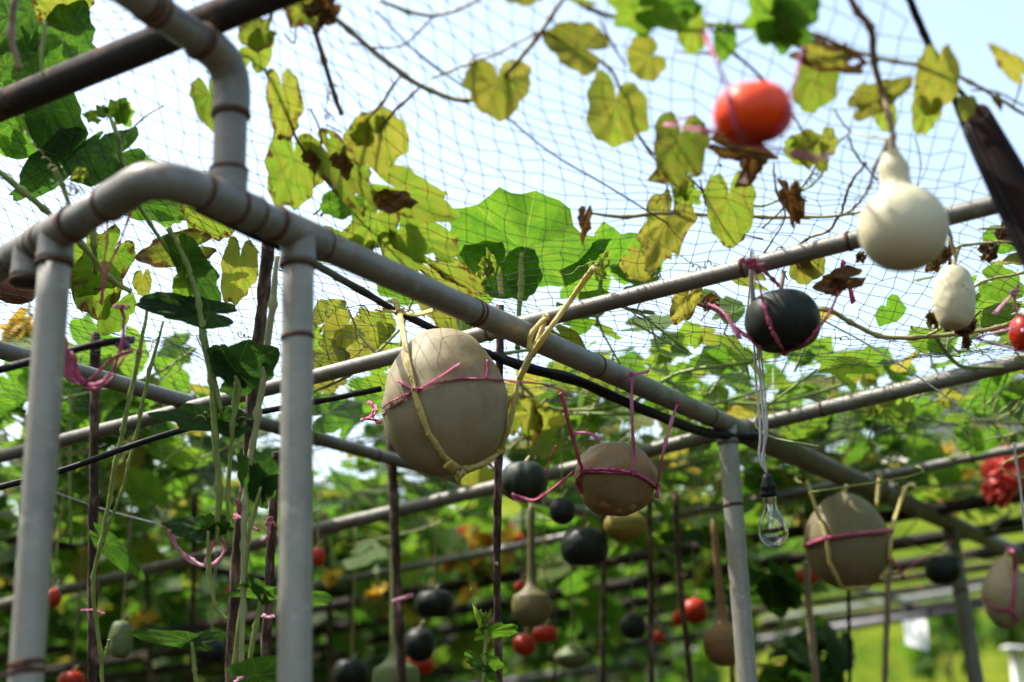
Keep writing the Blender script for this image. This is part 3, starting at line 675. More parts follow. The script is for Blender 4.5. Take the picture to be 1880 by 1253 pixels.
# long necked gourds
def necked(label, px, py, d, rb, neck, m_, top_x=0, lean=0.0, name='necked_gourd', rn=7):
    pf_ = [(r * rb, z * rb * 1.06) for r, z in prof_of('round', 26) if z < .55]
    h0 = pf_[-1][1]
    for q_, rr_ in ((.12, .62), (.24, .45), (.38, .32), (.6, .24)): pf_.append((rb * rr_, h0 + rb * q_ * 1.3))
    hh = pf_[-1][1]
    for i in range(1, 9): pf_.append((max(rn, rb * .24 - i * .6) if i < 8 else 2, hh + (neck - hh) * i / 8))
    return fruit(name, label, 'gourd', px, py, d, 2 * rb, 2 * rb, None, m_, tilt=lean, lump=.025, stem=0, prof=pf_, group=None, seg=36)
necked('brown long necked gourd touching the post beside the light bulb', 1330, 1180, 4.3, 40, 230, F_BROWN, lean=-.03)
necked('olive green long necked gourd hanging right of the dark stake', 976, 1112, 4.1, 37, 190, F_OLIVE, lean=.02)
necked('pale green long necked gourd at the bottom edge below the black pumpkins', 727, 1248, 4.3, 44, 260, F_GREEN, lean=-.02)
# others deep in the shade
sh = [('dark_pumpkin', 'black pumpkin just right of the olive necked gourd', 'pumpkin', 1073, 1004, 4.0, 88, 74, 'flat', F_DARK),
      ('dark_pumpkin', 'small black pumpkin above the other black one beneath the striped pumpkin', 'pumpkin', 1032, 938, 3.9, 48, 50, 'round', F_DARK),
      ('yellow_gourd', 'dull yellow gourd right below the knobbly tan pumpkin', 'gourd', 1148, 962, 4.0, 80, 66, 'pear', F_YEL),
      ('dark_pumpkin', 'black pumpkin left of the dark stake above the red pair', 'pumpkin', 797, 1109, 4.6, 72, 54, 'flat', F_DARK),
      ('dark_pumpkin', 'round black pumpkin close above the red pumpkin by the pale necked gourd', 'pumpkin', 770, 1184, 4.7, 58, 62, 'round', F_DARK),
      ('red_pumpkin', 'red pumpkin at the bottom edge under the round black one', 'pumpkin', 770, 1222, 5.0, 56, 36, 'flat', F_RED),
      ('red_pumpkin', 'red pumpkin low behind the dark stake under the olive necked gourd', 'pumpkin', 963, 1184, 4.7, 44, 40, 'round', F_RED),
      ('red_pumpkin', 'shaded red pumpkin tucked under the bulb of the olive necked gourd', 'pumpkin', 1000, 1164, 4.5, 48, 32, 'flat', F_RED),
      ('red_pumpkin', 'red pumpkin behind the neck of the olive gourd', 'pumpkin', 957, 1078, 4.6, 26, 24, 'round', F_RED),
      ('red_pumpkin', 'red pumpkin just right of the near middle post', 'pumpkin', 582, 1022, 4.4, 30, 36, 'round', F_RED),
      ('red_pumpkin', 'red pumpkin behind the bark covered stake at the left', 'pumpkin', 440, 1088, 4.6, 52, 34, 'flat', F_RED),
      ('red_pumpkin', 'dim red pumpkin beside the first post at the left', 'pumpkin', 96, 1098, 4.3, 34, 34, 'round', F_RED),
      ('red_pumpkin', 'largest of the red pumpkins left of the brown necked gourd', 'pumpkin', 1275, 1122, 5.2, 50, 46, 'round', F_RED),
      ('red_pumpkin', 'small red pumpkin beside the largest one left of the brown gourd', 'pumpkin', 1246, 1136, 5.3, 24, 28, 'round', F_RED),
      ('red_pumpkin', 'little orange red pumpkin low between thin stakes under the knobbly pumpkin', 'pumpkin', 1208, 1170, 5.3, 26, 24, 'round', F_RED),
      ('red_pumpkin', 'red pumpkin below the left side of the olive tan melon', 'pumpkin', 1482, 1058, 4.9, 46, 32, 'flat', F_RED),
      ('dark_pumpkin', 'dark pumpkin among thin stakes left of the little orange red one', 'pumpkin', 1162, 1150, 4.8, 50, 46, 'round', F_DARK),
      ('green_gourd', 'pale green gourd lying low at the bottom right of the dark stake', 'gourd', 1050, 1206, 4.8, 66, 42, 'pear', F_GREEN),
      ('green_gourd', 'dull green oblong gourd in the shade right of the first post', 'gourd', 222, 1174, 4.0, 44, 66, 'oblong', F_GREEN),
      ('dark_pumpkin', 'dark pumpkin in deep shade left of the bark covered stake', 'pumpkin', 386, 1196, 4.4, 60, 46, 'flat', F_DARK),
      ('red_pumpkin', 'red pumpkin at the bottom left edge beside the pale stake', 'pumpkin', 132, 1250, 4.6, 50, 36, 'flat', F_RED),
      ('dark_pumpkin', 'black pumpkin at the bottom edge left of the pale necked gourd', 'pumpkin', 645, 1238, 5.0, 70, 60, 'flat', F_DARK),
      ('pink_pumpkin', 'dusky pink brown pumpkin behind the pipe fitting at the left edge', 'pumpkin', 30, 520, 3.1, 84, 78, 'flat', fruit_material('dusky_skin', (.24, .09, .06), (.3, .13, .08))),
      ('cream_gourd', 'cream gourd hanging behind leaves right of the first post', 'gourd', 203, 490, 3.2, 48, 62, 'pear', fruit_material('cream_skin', (.5, .46, .24), (.42, .42, .18))),
      ]
for i, (n_, l_, c_, px, py, d, w_, h_, kd_, m_) in enumerate(sh):
    fr_ = fruit(n_, l_, c_, px, py, d, w_, h_, kd_, m_, ribs=(9 if kd_ == 'flat' else 0), ra=.035, lump=.04, stem=.03, seed=30 + i, seg=30)
    mb = MB(); tp = fr_.top; ribbon(mb, [tp + Vector((0, 0, -.002)), tp + Vector((.004, 0, .1)), Vector((tp.x + .01, tp.y + .02, max(tp.z + .2, 2.33)))], .003, 5)
    tag(mb.build('hanging_vine', STEMY if i % 2 else STEMB), 'thin stalk holding the ' + ' '.join(l_.split()[:12]), 'vine') if tp.z < 2.2 else None

# ------------------------------------------------------------------ light bulb and cord
bt, bb = P(1408, 873, 2.72), P(1422, 1005, 2.72)
ax = (bt - bb).normalized(); L0 = (bt - bb).length; u_ = L0 / 134
bulb = thing('light_bulb', 'clear glass light bulb in a black socket hanging on white cords', 'light bulb', bt)
def lath_on(name, prof, m_, seg=40, parent=bulb):
    """profile in pixels: radius, distance below the top"""
    X_ = ax.orthogonal().normalized(); Y_ = ax.cross(X_); mb_ = MB(); v = []; f = []
    for r, h in prof:
        for k_ in range(seg):
            a = 2 * math.pi * k_ / seg; v.append(tuple(bt - ax * (h * u_) + X_ * (math.cos(a) * r * u_) + Y_ * (math.sin(a) * r * u_)))
    n = len(prof)
    for i in range(n - 1):
        for k_ in range(seg): a, b_ = i * seg + k_, i * seg + (k_ + 1) % seg; f.append((a, a + seg, b_ + seg, b_))
    mb_.add(v, f); return mb_.build(name, m_, parent)
glass, t, b = mat('bulb_glass'); b.inputs['Transmission Weight'].default_value = 1; b.inputs['Roughness'].default_value = 0.0; b.inputs['IOR'].default_value = 1.46; b.inputs['Base Color'].default_value = (.97, .98, .98, 1)
metal, t, b = mat('bulb_metal'); b.inputs['Metallic'].default_value = 1; b.inputs['Roughness'].default_value = .25; b.inputs['Base Color'].default_value = (.75, .73, .70, 1)
outer = [(10, 47), (11, 55), (13, 63), (17, 73), (22, 82), (26, 92), (28.5, 103), (28, 112), (25, 121), (19, 128), (11, 132.5), (.3, 134)]
inner = [(max(.3, r - .9), h - .8 if h > 110 else h) for r, h in outer]
lath_on('glass_envelope', outer + inner[::-1], glass)
lath_on('screw_cap', [(.5, 34), (11, 34), (12.4, 36), (11.3, 38), (12.4, 40), (11.3, 42), (12.4, 44), (11.3, 46), (12, 49), (10.5, 52)], metal)
lath_on('socket', [(.5, -2), (6, -2), (9, 4), (11, 12), (14, 18), (14.5, 24), (13, 26), (15, 30), (15.5, 38), (14, 39), (.5, 38)], BLACK)
lath_on('glass_mount', [(6, 52), (5, 62), (3, 74), (3.4, 82), (1, 84)], glass, 16)
mb = MB()
X_ = ax.orthogonal().normalized()
for sg in (-1, 1): tube(mb, [bt - ax * (82 * u_), bt - ax * (94 * u_) + X_ * (sg * 7 * u_), bt - ax * (100 * u_) + X_ * (sg * 12 * u_)], .0006, 5)
tube(mb, spline([bt - ax * (100 * u_) + X_ * (-12 * u_), bt - ax * (97 * u_), bt - ax * (100 * u_) + X_ * (12 * u_)], 6), .0004, 4)
mb.build('filament', metal, bulb)
def cord_pts(off): return [PZ(1378, 486, 2.34) + Vector((off * .004, -.02, .0)), P(1380 + off * 2, 520, 2.6), P(1388 + off * 5, 600, 2.66), P(1395 + off * 7, 700, 2.69), P(1402 + off * 6, 790, 2.71), P(1403 - abs(off) * 6 + off * 3, 840, 2.72), bt + ax * .002]
mb = MB()
for off in (-1, 1, .2): tube(mb, spline(cord_pts(off), 6), .0022, 8)
tube(mb, spline([cord_pts(1)[0] + Vector((0, -.004, -.01)), cord_pts(1)[0] + Vector((0, .02, .03)), cord_pts(1)[0] + Vector((0, .05, .0))], 5), .0022, 6)
tag(mb.build('bulb_cord', WHITEC), 'doubled white cord dropping from the cross pipe to the light bulb', 'cord')
mb = MB(); tube(mb, spline([P(1862, 812, 3.6), P(1866, 850, 3.6), P(1874, 900, 3.6), P(1882, 980, 3.6), P(1890, 1020, 3.6)], 5), .0035, 8)
tag(mb.build('hanging_string', WHITEC), 'pale cord hanging down at the right edge past the red blossoms', 'cord')
mb = MB(); tube(mb, spline([P(1505, 585, 2.7), P(1600, 637, 3.0), P(1700, 702, 3.3), P(1800, 775, 3.6), P(1845, 805, 3.7)], 6), .0018, 6)
tag(mb.build('guy_wire', WHITEC), 'thin grey wire slanting from the dark pumpkin down to the right', 'wire')
mb = MB(); tube(mb, spline([P(90, 900, 3.6), P(190, 935, 3.6), P(290, 962, 3.6)], 6), .0014, 6)
tag(mb.build('guy_wire', WHITEC), 'thin silver wire crossing the shade between the first post and the drooping leaf', 'wire')

# ------------------------------------------------------------------ hose and rope at the upper right
h0, h1 = P(1789, 210, 2.24), P(1908, 440, 2.12); ax2 = (h1 - h0).normalized()
ho = thing('black_tube', 'open ended dark brown tube hanging with net wrapped round it at upper right', 'tube', h0)
mb = MB(); tc_ = (CAM - h0).normalized(); Y_ = (tc_ - ax2 * tc_.dot(ax2)).normalized(); X_ = ax2.cross(Y_); v = []; f = []; sg = 36
prof_h = [(.0195, .12, 0), (.020, .03, 0), (.0205, .003, 1), (.0225, -.001, 1), (.0240, .003, 1), (.0255, .03, .75), (.030, .12, 0), (.0345, .24, 0), (.036, .4, 0), (.036, .6, 0)]
for (r, h, cut_) in prof_h:
    for k_ in range(sg):
        a = 2 * math.pi * k_ / sg; v.append(tuple(h0 + ax2 * (h + cut_ * 1.25 * r * math.sin(a)) + X_ * (r * math.cos(a)) + Y_ * (r * math.sin(a))))
for i in range(len(prof_h) - 1):
    for k_ in range(sg): a, b_ = i * sg + k_, i * sg + (k_ + 1) % sg; f.append((a, a + sg, b_ + sg, b_))
f.append(tuple(range(sg)))
mb.add(v, f); mb.build('hose_wall', TUBEM, ho)
mb = MB()
for k_ in range(7):
    a = k_ * .35 - .2; o_ = (X_ * math.cos(a - .9) + Y_ * math.sin(a - .9))
    tube(mb, spline([h0 + o_ * .027 + ax2 * .02, h0 + o_ * .031 + ax2 * .1, h0 + o_ * .036 + ax2 * .24, h0 + o_ * .0375 + ax2 * .5], 4), .0016, 5, rough=.3)
mb.build('net_wrap', BLACK, ho)
mb = MB()
tube(mb, spline([P(1640, -60, 2.1), P(1672, 5, 2.12), P(1700, 70, 2.16), P(1728, 125, 2.2), P(1752, 180, 2.23), P(1768, 222, 2.24), P(1800, 300, 2.22)], 6), lambda q: .0062, 8, rough=.3, fr=60)
tube(mb, spline([P(1716, 95, 2.17), P(1745, 140, 2.22), P(1770, 180, 2.26), P(1797, 195, 2.3)], 6), .0028, 6, rough=.3, fr=60)
tube(mb, spline([P(1716, 95, 2.17), P(1752, 150, 2.22), P(1782, 185, 2.26), P(1808, 200, 2.3)], 6), .0022, 6, rough=.3, fr=60)
tag(mb.build('net_edge_rope', BLACK), 'black gathered net edge rope coming down to the open brown tube', 'rope')

# ------------------------------------------------------------------ net
def net_ok(x, y): return x < 0.50 + 0.53 * (y - 1.66) and y < 5.2 and x > -2.6 - .1 * y and y > 1.15
d1 = np.array([.06, 1.0]) * .038; d2 = np.array([.95, .34]) * .036
ni, nj = 150, 150; O = np.array([-2.9, -.2])
I, J = np.meshgrid(np.arange(ni), np.arange(nj), indexing='ij')
xx = O[0] + I * d1[0] + J * d2[0]; yy = O[1] + I * d1[1] + J * d2[1]
wx = .014 * np.sin(xx * 4 + yy * 2.2) + .014 * np.sin(yy * 9 - xx * 3) + rng.normal(0, .0028, xx.shape)
wy = .013 * np.sin(xx * 3.1 - yy * 3.5 + 1) + .012 * np.sin(xx * 10 + 2) + rng.normal(0, .0028, xx.shape)
px_, py_ = xx + wx, yy + wy
zz = np.vectorize(net_z)(px_, py_) + rng.normal(0, .003, xx.shape) + .012 * np.sin(px_ * 17) * np.sin(py_ * 15)
ok = np.vectorize(net_ok)(px_, py_)
P3 = np.stack([px_, py_, zz], -1)
def prisms(a, b, r):
    n = len(a); d = b - a; d /= np.linalg.norm(d, axis=1)[:, None] + 1e-9
    up = np.tile([0, 0, 1.], (n, 1)); s_ = np.cross(d, up); s_ /= np.linalg.norm(s_, axis=1)[:, None] + 1e-9; t_ = np.cross(d, s_)
    V = []
    for base in (a, b):
        for k_ in range(3):
            an = 2 * math.pi * k_ / 3; V.append(base + (s_ * math.cos(an) + t_ * math.sin(an)) * r)
    V = np.stack(V, 1).reshape(-1, 3); idx = np.arange(n)[:, None] * 6
    F_ = np.concatenate([idx + np.array(q_)[None, :] for q_ in ((0, 1, 4, 3), (1, 2, 5, 4), (2, 0, 3, 5))])
    return V, F_
segs = []
for (a, b, k0, k1) in ((P3[:-1], P3[1:], ok[:-1], ok[1:]), (P3[:, :-1], P3[:, 1:], ok[:, :-1], ok[:, 1:])):
    kk = (k0 & k1) & (rng.random(k0.shape) > .006)
    segs.append((a[kk], b[kk]))
a = np.concatenate([s_[0] for s_ in segs]); b = np.concatenate([s_[1] for s_ in segs])
V, F_ = prisms(a, b, .0007)
kn = P3[ok]; K = np.array([[1, 0, 0], [-1, 0, 0], [0, 1, 0], [0, -1, 0], [0, 0, 1], [0, 0, -1]]) * .0017
kv = (kn[:, None, :] + K[None]).reshape(-1, 3); ki = np.arange(len(kn))[:, None] * 6
KF = np.concatenate([ki + np.array(q_)[None] for q_ in ((0, 2, 4), (2, 1, 4), (1, 3, 4), (3, 0, 4), (2, 0, 5), (1, 2, 5), (3, 1, 5), (0, 3, 5))])
me = bpy.data.meshes.new('bird_net')
me.from_pydata(np.concatenate([V, kv]).tolist(), [], F_.tolist() + (KF + len(V)).tolist()); me.materials.append(NETM)
net = bpy.data.objects.new('bird_net', me); C.objects.link(net); tag(net, 'fine black square mesh net stretched over the pergola pipes under the yellow leaves', 'net')
# a drawn seam of the net
mb = MB(); tube(mb, spline([PN(690, 20), PN(780, 110), PN(905, 195), PN(1010, 280), PN(1120, 345), PN(1240, 420)], 6), .0016, 6, rough=.3, fr=80)
tag(mb.build('net_seam', NETM), 'thicker thread running diagonally along the net beneath the heart shaped leaf', 'thread')

# ------------------------------------------------------------------ hand placed vines and leaves
SF = {'n': lambda px, py, o=0.0: PN(px, py, o)}
class Vine:
    def __init__(s, label, surf, first, group=None, name='squash_vine'):
        s.surf = surf; s.o = thing(name, label, 'vine', s.pt(*first), group)
    def pt(s, px, py, off=0.012):
        return PN(px, py, off) if s.surf == 'n' else (PZ(px, py, s.surf[1]) if isinstance(s.surf, tuple) else P(px, py, s.surf))
    def stem(s, pts, r=.003, m_=STEMY, off=0.012, n=7, name='stem', wig=.0):
        q = [(s.pt(p[0], p[1], off) if len(p) == 2 else P(*p)) for p in pts]
        mb_ = MB(); pp = spline(q, n)
        pp = [p + Vector((noise.noise(p * 30), noise.noise(p * 30 + Vector((7, 0, 0))), noise.noise(p * 30 + Vector((0, 9, 0))))) * (min(r * .9, .0022) + wig) for p in pp]
        tube(mb_, pp, lambda t_: r * min(1, .5 + t_ * 5) * (1.1 - .3 * t_) * (1.0 + .45 * (1 if (t_ * (len(pts) - 1)) % 1 < .08 else 0)), 7, rough=.2, fr=60)
        return mb_.build(name, m_, s.o)
    def leaf(s, bx, by, tx, ty, w_, kind='round', tint=.75, brown=.1, dd=None, off=0.0, roll=0, cup=.0, fold=0, droop=0, holes=0, crumple=0, d=None, lab=None, sh=0):
        """base pixel (stalk), tip pixel, width in pixels; dd = how much farther the tip is"""
        B = P(bx, by, d) if d else s.pt(bx, by, off)
        dp = depth(B); T = P(tx, ty, dp + (dd if dd is not None else (ty - by) * dp / FPX * random.uniform(.3, 1.1) + random.uniform(-.02, .02)))
        Y = (T - B); ln = Y.length; Y.normalize(); vd = (B - CAM).normalized()
        X = Y.cross(vd).normalized(); X = Matrix.Rotation(R(roll), 3, Y) @ X; Z = X.cross(Y)
        mb_ = MB(); tm = HI[kind][sh if sh else random.randrange(5)]
        put_leaf(mb_, tm, B, X, Y, Z, w_ * dp / FPX, ln, tint, brown, cup, fold, droop, holes, crumple=crumple)
        o = mb_.build('leaf', LEAF, s.o)
        if lab: o['label'] = lab
        return o
    def tendril(s, px, py, dx, dy, turns=4, r=.0012, amp=9, m_=STEM, d=None):
        dp = d or depth(s.pt(px, py)); pts = []
        n = turns * 9
        for i in range(n + 1):
            t_ = i / n; a_ = amp * (0 if t_ < .3 else (t_ - .3) / .7)
            pts.append(P(px + dx * t_ + a_ * math.cos(i * .7), py + dy * t_ + a_ * math.sin(i * .7), dp + .012 * math.sin(i * .7)))
        mb_ = MB(); tube(mb_, pts, r, 5); mb_.build('tendril', m_, s.o)

# V1: long vine across the top centre
V1 = Vine('long bare yellowing vine sweeping down across the top centre above the net', 'n', (740, 140))
V1.stem([(560, -30), (600, 20), (640, 55), (740, 138), (790, 165), (855, 185), (905, 160), (945, 120), (985, 70), (1010, 35), (1040, -10)], .0042)
V1.stem([(695, 2), (750, 20), (797, 28), (840, 18), (880, 0)], .003); V1.stem([(797, 28), (770, 58), (735, 85), (690, 88), (645, 78)], .0017, STEMB)
V1.stem([(735, 140), (700, 190), (660, 235), (600, 310), (590, 330)], .0026); V1.stem([(790, 145), (860, 118), (920, 95), (985, 60)], .0022)
V1.stem([(778, 155), (735, 195), (690, 245), (655, 290), (620, 350), (590, 395)], .0026, STEMB); V1.stem([(990, 55), (1060, 85), (1120, 130), (1140, 165)], .0028)
V1.stem([(1140, 160), (1150, 210), (1190, 275), (1240, 305), (1290, 350)], .0026, STEMB); V1.stem([(1060, 88), (1100, 90), (1130, 82)], .0017)
V1.leaf(914, 148, 915, 220, 128, 'heart', .82, .12, sh=1, lab='heart shaped yellow leaf hanging with its notch upward'); V1.leaf(1070, 88, 1000, 60, 96, 'heart', .8, .2, roll=10)
V1.leaf(1192, 105, 1150, 125, 92, 'heart', .8, .08, roll=-12, holes=1, sh=2)
V1.leaf(1130, 190, 1122, 276, 132, 'round', .78, .12, cup=.1, roll=20); V1.leaf(690, 248, 712, 322, 120, 'heart', .78, .22, holes=4, sh=3); V1.leaf(680, 240, 652, 215, 80, 'round', .74, .3, holes=2)
V1.leaf(1250, 255, 1245, 340, 118, 'round', .74, .25, roll=25, holes=1); V1.leaf(1250, 300, 1190, 330, 60, 'point', .78, .35)
V1.leaf(960, -20, 955, 12, 80, 'round', .82, .1)
V1.stem([(1230, 240), (1240, 300), (1225, 345)], .0016)
# V2 top right vine
V2 = Vine('green and yellow leaved vine arching along the top right under the pale sky', 'n', (1240, 42))
V2.stem([(1020, -20), (1080, 15), (1150, 35), (1240, 42), (1330, 46), (1420, 52), (1500, 65), (1560, 92), (1640, 112), (1720, 125), (1780, 150), (1830, 180), (1890, 215)], .0036)
V2.stem([(1100, 35), (1130, 90), (1150, 120)], .0018, STEMB); V2.stem([(1300, 50), (1350, 100), (1400, 145), (1440, 190), (1480, 250)], .0024, STEMB)
V2.stem([(1240, 95), (1300, 98), (1350, 85), (1400, 52), (1420, 10)], .0018); V2.stem([(1380, -10), (1420, 30)], .0018)
V2.leaf(1180, 20, 1110, -5, 90, 'lobed', .62, .12); V2.leaf(1210, 15, 1300, 12, 90, 'lobed', .5, .05); V2.leaf(1430, 40, 1490, 75, 105, 'lobed', .4, .0); V2.leaf(1420, 38, 1372, -10, 90, 'lobed', .55, .05)
V2.leaf(1445, 20, 1505, -10, 90, 'round', .45, 0); V2.leaf(1270, 45, 1272, 105, 56, 'round', .68, .1); V2.leaf(1330, 65, 1332, 115, 44, 'round', .5, .05); V2.leaf(1440, 55, 1425, 78, 70, 'round', .8, .05)
V2.leaf(1500, 100, 1595, 118, 60, 'round', .85, .5, crumple=.08, holes=3, lab='yellow leaf with a withered brown upper edge'); V2.leaf(1500, 135, 1490, 212, 82, 'round', .72, .08); V2.leaf(1590, 190, 1680, 140, 62, 'point', .82, .25)
V2.leaf(1720, 130, 1715, 216, 82, 'round', .82, .1); V2.leaf(1700, 195, 1698, 248, 56, 'round', .72, .05); V2.leaf(1625, 200, 1628, 245, 44, 'round', .72, .1); V2.leaf(1868, 130, 1818, 84, 44, 'point', .85, .3)
V2.leaf(1590, 170, 1578, 200, 40, 'round', .8, .2); V2.stem([(1868, 128), (1872, 160), (1860, 195)], .0016); V2.stem([(1780, 165), (1830, 170), (1880, 195)], .0018)
V2.leaf(1775, 190, 1772, 220, 36, 'round', .8, .1); V2.leaf(1830, 180, 1838, 205, 16, 'point', .5, .7, crumple=.1)
# V3 stalk of the bottle gourd
V3 = Vine('thick tan stalk carrying the white bottle gourd with small stems around it', 'n', (1600, 80))
V3.stem([(1555, -15), (1575, 20), (1597, 50), (1605, 110), (1618, 165), (1632, 215, 2.16), (1640, 250, 2.15), (1637, 268, 2.15)], .0055, STEMB, n=8)
V3.stem([(1632, 255, 2.15), (1600, 252, 2.2), (1560, 240), (1530, 200)], .0018); V3.stem([(1630, 262, 2.16), (1605, 310, 2.25), (1595, 345, 2.3), (1570, 380), (1540, 400)], .0026, STEMB); V3.stem([(1558, 250), (1575, 290), (1610, 330)], .002); V3.stem([(1560, 245), (1510, 290), (1460, 360), (1400, 420)], .002, STEMB)
V3.stem([(1680, 250), (1690, 300), (1684, 340)], .0011); V3.leaf(1520, 270, 1525, 232, 34, 'round', .8, .1); V3.leaf(1490, 285, 1480, 235, 50, 'round', .78, .1); V3.leaf(1470, 285, 1440, 258, 40, 'round', .7, .2)
# V4 vine with dry tips at centre right
V4 = Vine('pale dry vine running level below the orange pumpkin with withered leaves and curls', 'n', (1300, 395))
V4.stem([(1075, 392), (1150, 398), (1230, 390), (1310, 396), (1400, 398), (1480, 400), (1545, 396), (1580, 388)], .0034); V4.stem([(1540, 396), (1520, 425), (1480, 440), (1430, 470), (1390, 480)], .0026, STEMB)
V4.stem([(1360, 372), (1400, 378), (1450, 360), (1490, 340), (1510, 315), (1500, 290)], .0022, STEM); V4.stem([(1285, 330), (1300, 380), (1340, 420), (1400, 440)], .0018, STEMB); V4.stem([(1420, 300), (1425, 350), (1440, 400), (1400, 470)], .002)
V4.stem([(1240, 390), (1230, 330), (1190, 280)], .0018); V4.stem([(1545, 392), (1560, 340), (1590, 300)], .0028, STEMB)
V4.leaf(1340, 365, 1345, 452, 96, 'round', .72, .2, lab='rounded yellow green leaf with a brown rim'); V4.leaf(1385, 300, 1350, 345, 46, 'point', .8, .95, crumple=.22); V4.leaf(1340, 272, 1420, 285, 42, 'round', .5, 1.0, crumple=.2, lab='shrivelled black brown leaf under the orange pumpkin')
V4.leaf(1452, 360, 1470, 412, 44, 'round', .8, .95, crumple=.25); V4.leaf(1360, 412, 1340, 452, 40, 'point', .6, 1.0, crumple=.25); V4.leaf(1482, 478, 1480, 525, 66, 'round', .82, .15); V4.leaf(1475, 475, 1488, 512, 32, 'point', .6, 1.0, crumple=.25)
V4.leaf(1075, 395, 1072, 445, 28, 'point', .5, 1.0, crumple=.2); V4.leaf(1255, 345, 1240, 375, 40, 'lobed', .66, .0, crumple=.1); V4.leaf(1262, 352, 1290, 378, 34, 'lobed', .64, 0, crumple=.1)
V4.leaf(1225, 408, 1190, 505, 96, 'lobed', .84, .25, holes=3, crumple=.04); V4.leaf(1165, 480, 1195, 515, 60, 'round', .84, .3, holes=2); V4.leaf(1262, 545, 1240, 595, 52, 'round', .92, .3, crumple=.06)
V4.leaf(1310, 555, 1275, 560, 34, 'point', .6, 1.0, crumple=.25); V4.tendril(1300, 330, 30, -40, 3); V4.tendril(1460, 350, 40, -25, 4); V4.tendril(1250, 470, 40, 30, 4)
V4.leaf(1500, 300, 1520, 278, 46, 'point', .78, .2); V4.leaf(1465, 270, 1500, 255, 50, 'round', .76, .15)
# purple withered flower
wf = Vine('dark purple shrivelled leaf tied by pink twine beside the blackish pumpkin', ('z', 2.37), (1530, 525), name='withered_leaf')
wf.leaf(1555, 512, 1497, 528, 46, 'round', .3, 1.05, crumple=.12, d=2.62); wf.leaf(1540, 520, 1535, 550, 36, 'point', .2, 1.05, crumple=.15, d=2.62)
# V5 yellow runner on the right
V5 = Vine('yellow runner sagging under the white gourds with dry flower heads', ('z', 2.33), (1600, 618))
V5.stem([(1500, 568, 2.6), (1525, 572, 2.62), (1560, 590, 2.65), (1610, 616, 2.7), (1680, 620, 2.72), (1760, 612, 2.74), (1830, 602, 2.76), (1890, 575, 2.76)], .0046); V5.stem([(1700, 618, 2.7), (1730, 600, 2.7), (1760, 560, 2.75), (1800, 520, 2.75), (1880, 500, 2.75)], .0032)
V5.stem([(1740, 438, 2.66), (1752, 455, 2.64), (1770, 450, 2.64), (1830, 446, 2.65), (1890, 448, 2.66)], .003); V5.stem([(1795, 420, 2.6), (1850, 422, 2.6), (1890, 440, 2.6)], .0024); V5.stem([(1740, 415, 2.4), (1752, 460, 2.6), (1755, 490, 2.62)], .003)
for (x_, y_, s_) in ((1845, 436, 30), (1815, 468, 34), (1716, 488, 30), (1735, 470, 26), (1768, 610, 26), (1740, 600, 26), (1772, 635, 18), (1585, 478, 20), (1715, 590, 24), (1780, 600, 24)):
    for k_ in range(3): V5.leaf(x_ + random.uniform(-6, 6), y_ - s_ * .4, x_ + random.uniform(-s_, s_) * .6, y_ + s_ * random.uniform(.2, .7), s_ * .9, 'point', .9, random.choice((.55, .7, 1.0)), crumple=.3, d=2.66)
V5.leaf(1828, 520, 1880, 535, 70, 'round', .5, .1, d=2.8); V5.leaf(1850, 580, 1800, 600, 60, 'round', .55, .1, d=3.0)
# V6 yellowing patch behind the beams
V6 = Vine('thicket of yellow brown spotted leaves on the net above the main beam', 'n', (640, 400))
V6.stem([(430, 95), (480, 120), (520, 200), (560, 280), (640, 380), (720, 450), (800, 520)], .003, STEMB); V6.stem([(575, 395), (640, 345), (690, 360), (735, 365)], .0024, STEM); V6.stem([(560, 330), (590, 260), (570, 200)], .002, STEMB)
V6.leaf(430, 110, 415, 160, 60, 'round', 0.71, .15); V6.leaf(385, 175, 400, 240, 72, 'round', 0.67, .25, fold=.25); V6.leaf(520, 172, 532, 258, 68, 'round', 0.75, .3, lab='drooping yellow leaf with a brown top beside the riser'); V6.leaf(540, 290, 540, 385, 112, 'round', 0.67, .25, lab='broad olive yellow leaf beside the riser foot'); V6.leaf(570, 285, 580, 318, 34, 'point', .7, 1.0, crumple=.25)
V6.leaf(612, 292, 690, 390, 84, 'round', 0.71, .28, holes=2, roll=20); V6.leaf(640, 365, 590, 392, 60, 'round', .42, .0); V6.leaf(625, 290, 640, 330, 40, 'point', .7, .95, crumple=.2)
V6.leaf(735, 350, 835, 395, 92, 'round', 0.69, .2, holes=2, roll=15); V6.leaf(705, 368, 778, 372, 46, 'point', .4, 1.0, crumple=.12, off=-.02, lab='dark brown dead patch curled over a yellow leaf')
V6.leaf(690, 400, 665, 462, 92, 'round', .68, .25, holes=1); V6.leaf(760, 432, 845, 472, 84, 'round', 0.65, .25, holes=3); V6.leaf(735, 440, 750, 510, 80, 'round', 0.67, .18, holes=2); V6.leaf(655, 440, 640, 480, 70, 'round', .68, .3)
V6.leaf(820, 490, 905, 545, 60, 'point', 0.75, .35, roll=40); V6.leaf(800, 500, 880, 560, 40, 'round', 0.75, .3, roll=30); V6.leaf(600, 445, 630, 480, 70, 'round', .6, .1)
V6.leaf(480, 60, 440, 80, 60, 'round', 0.73, .3); V6.leaf(570, 10, 530, 55, 90, 'lobed', 0.73, .45, holes=2); V6.leaf(590, 20, 610, -20, 70, 'lobed', .7, .9, crumple=.15); V6.leaf(480, 80, 470, 130, 50, 'round', 0.71, .2)
V6.leaf(1060, 0, 1100, 10, 10, 'round', 0.73, .2)
V6.stem([(540, -20), (572, 40), (595, 110), (615, 180), (628, 210)], .0046, STEMB, n=6); V6.stem([(500, 20), (490, 60), (480, 75)], .0032, STEMB); V6.stem([(520, 60), (540, 80), (545, 40), (560, 20)], .0016, STEMB)
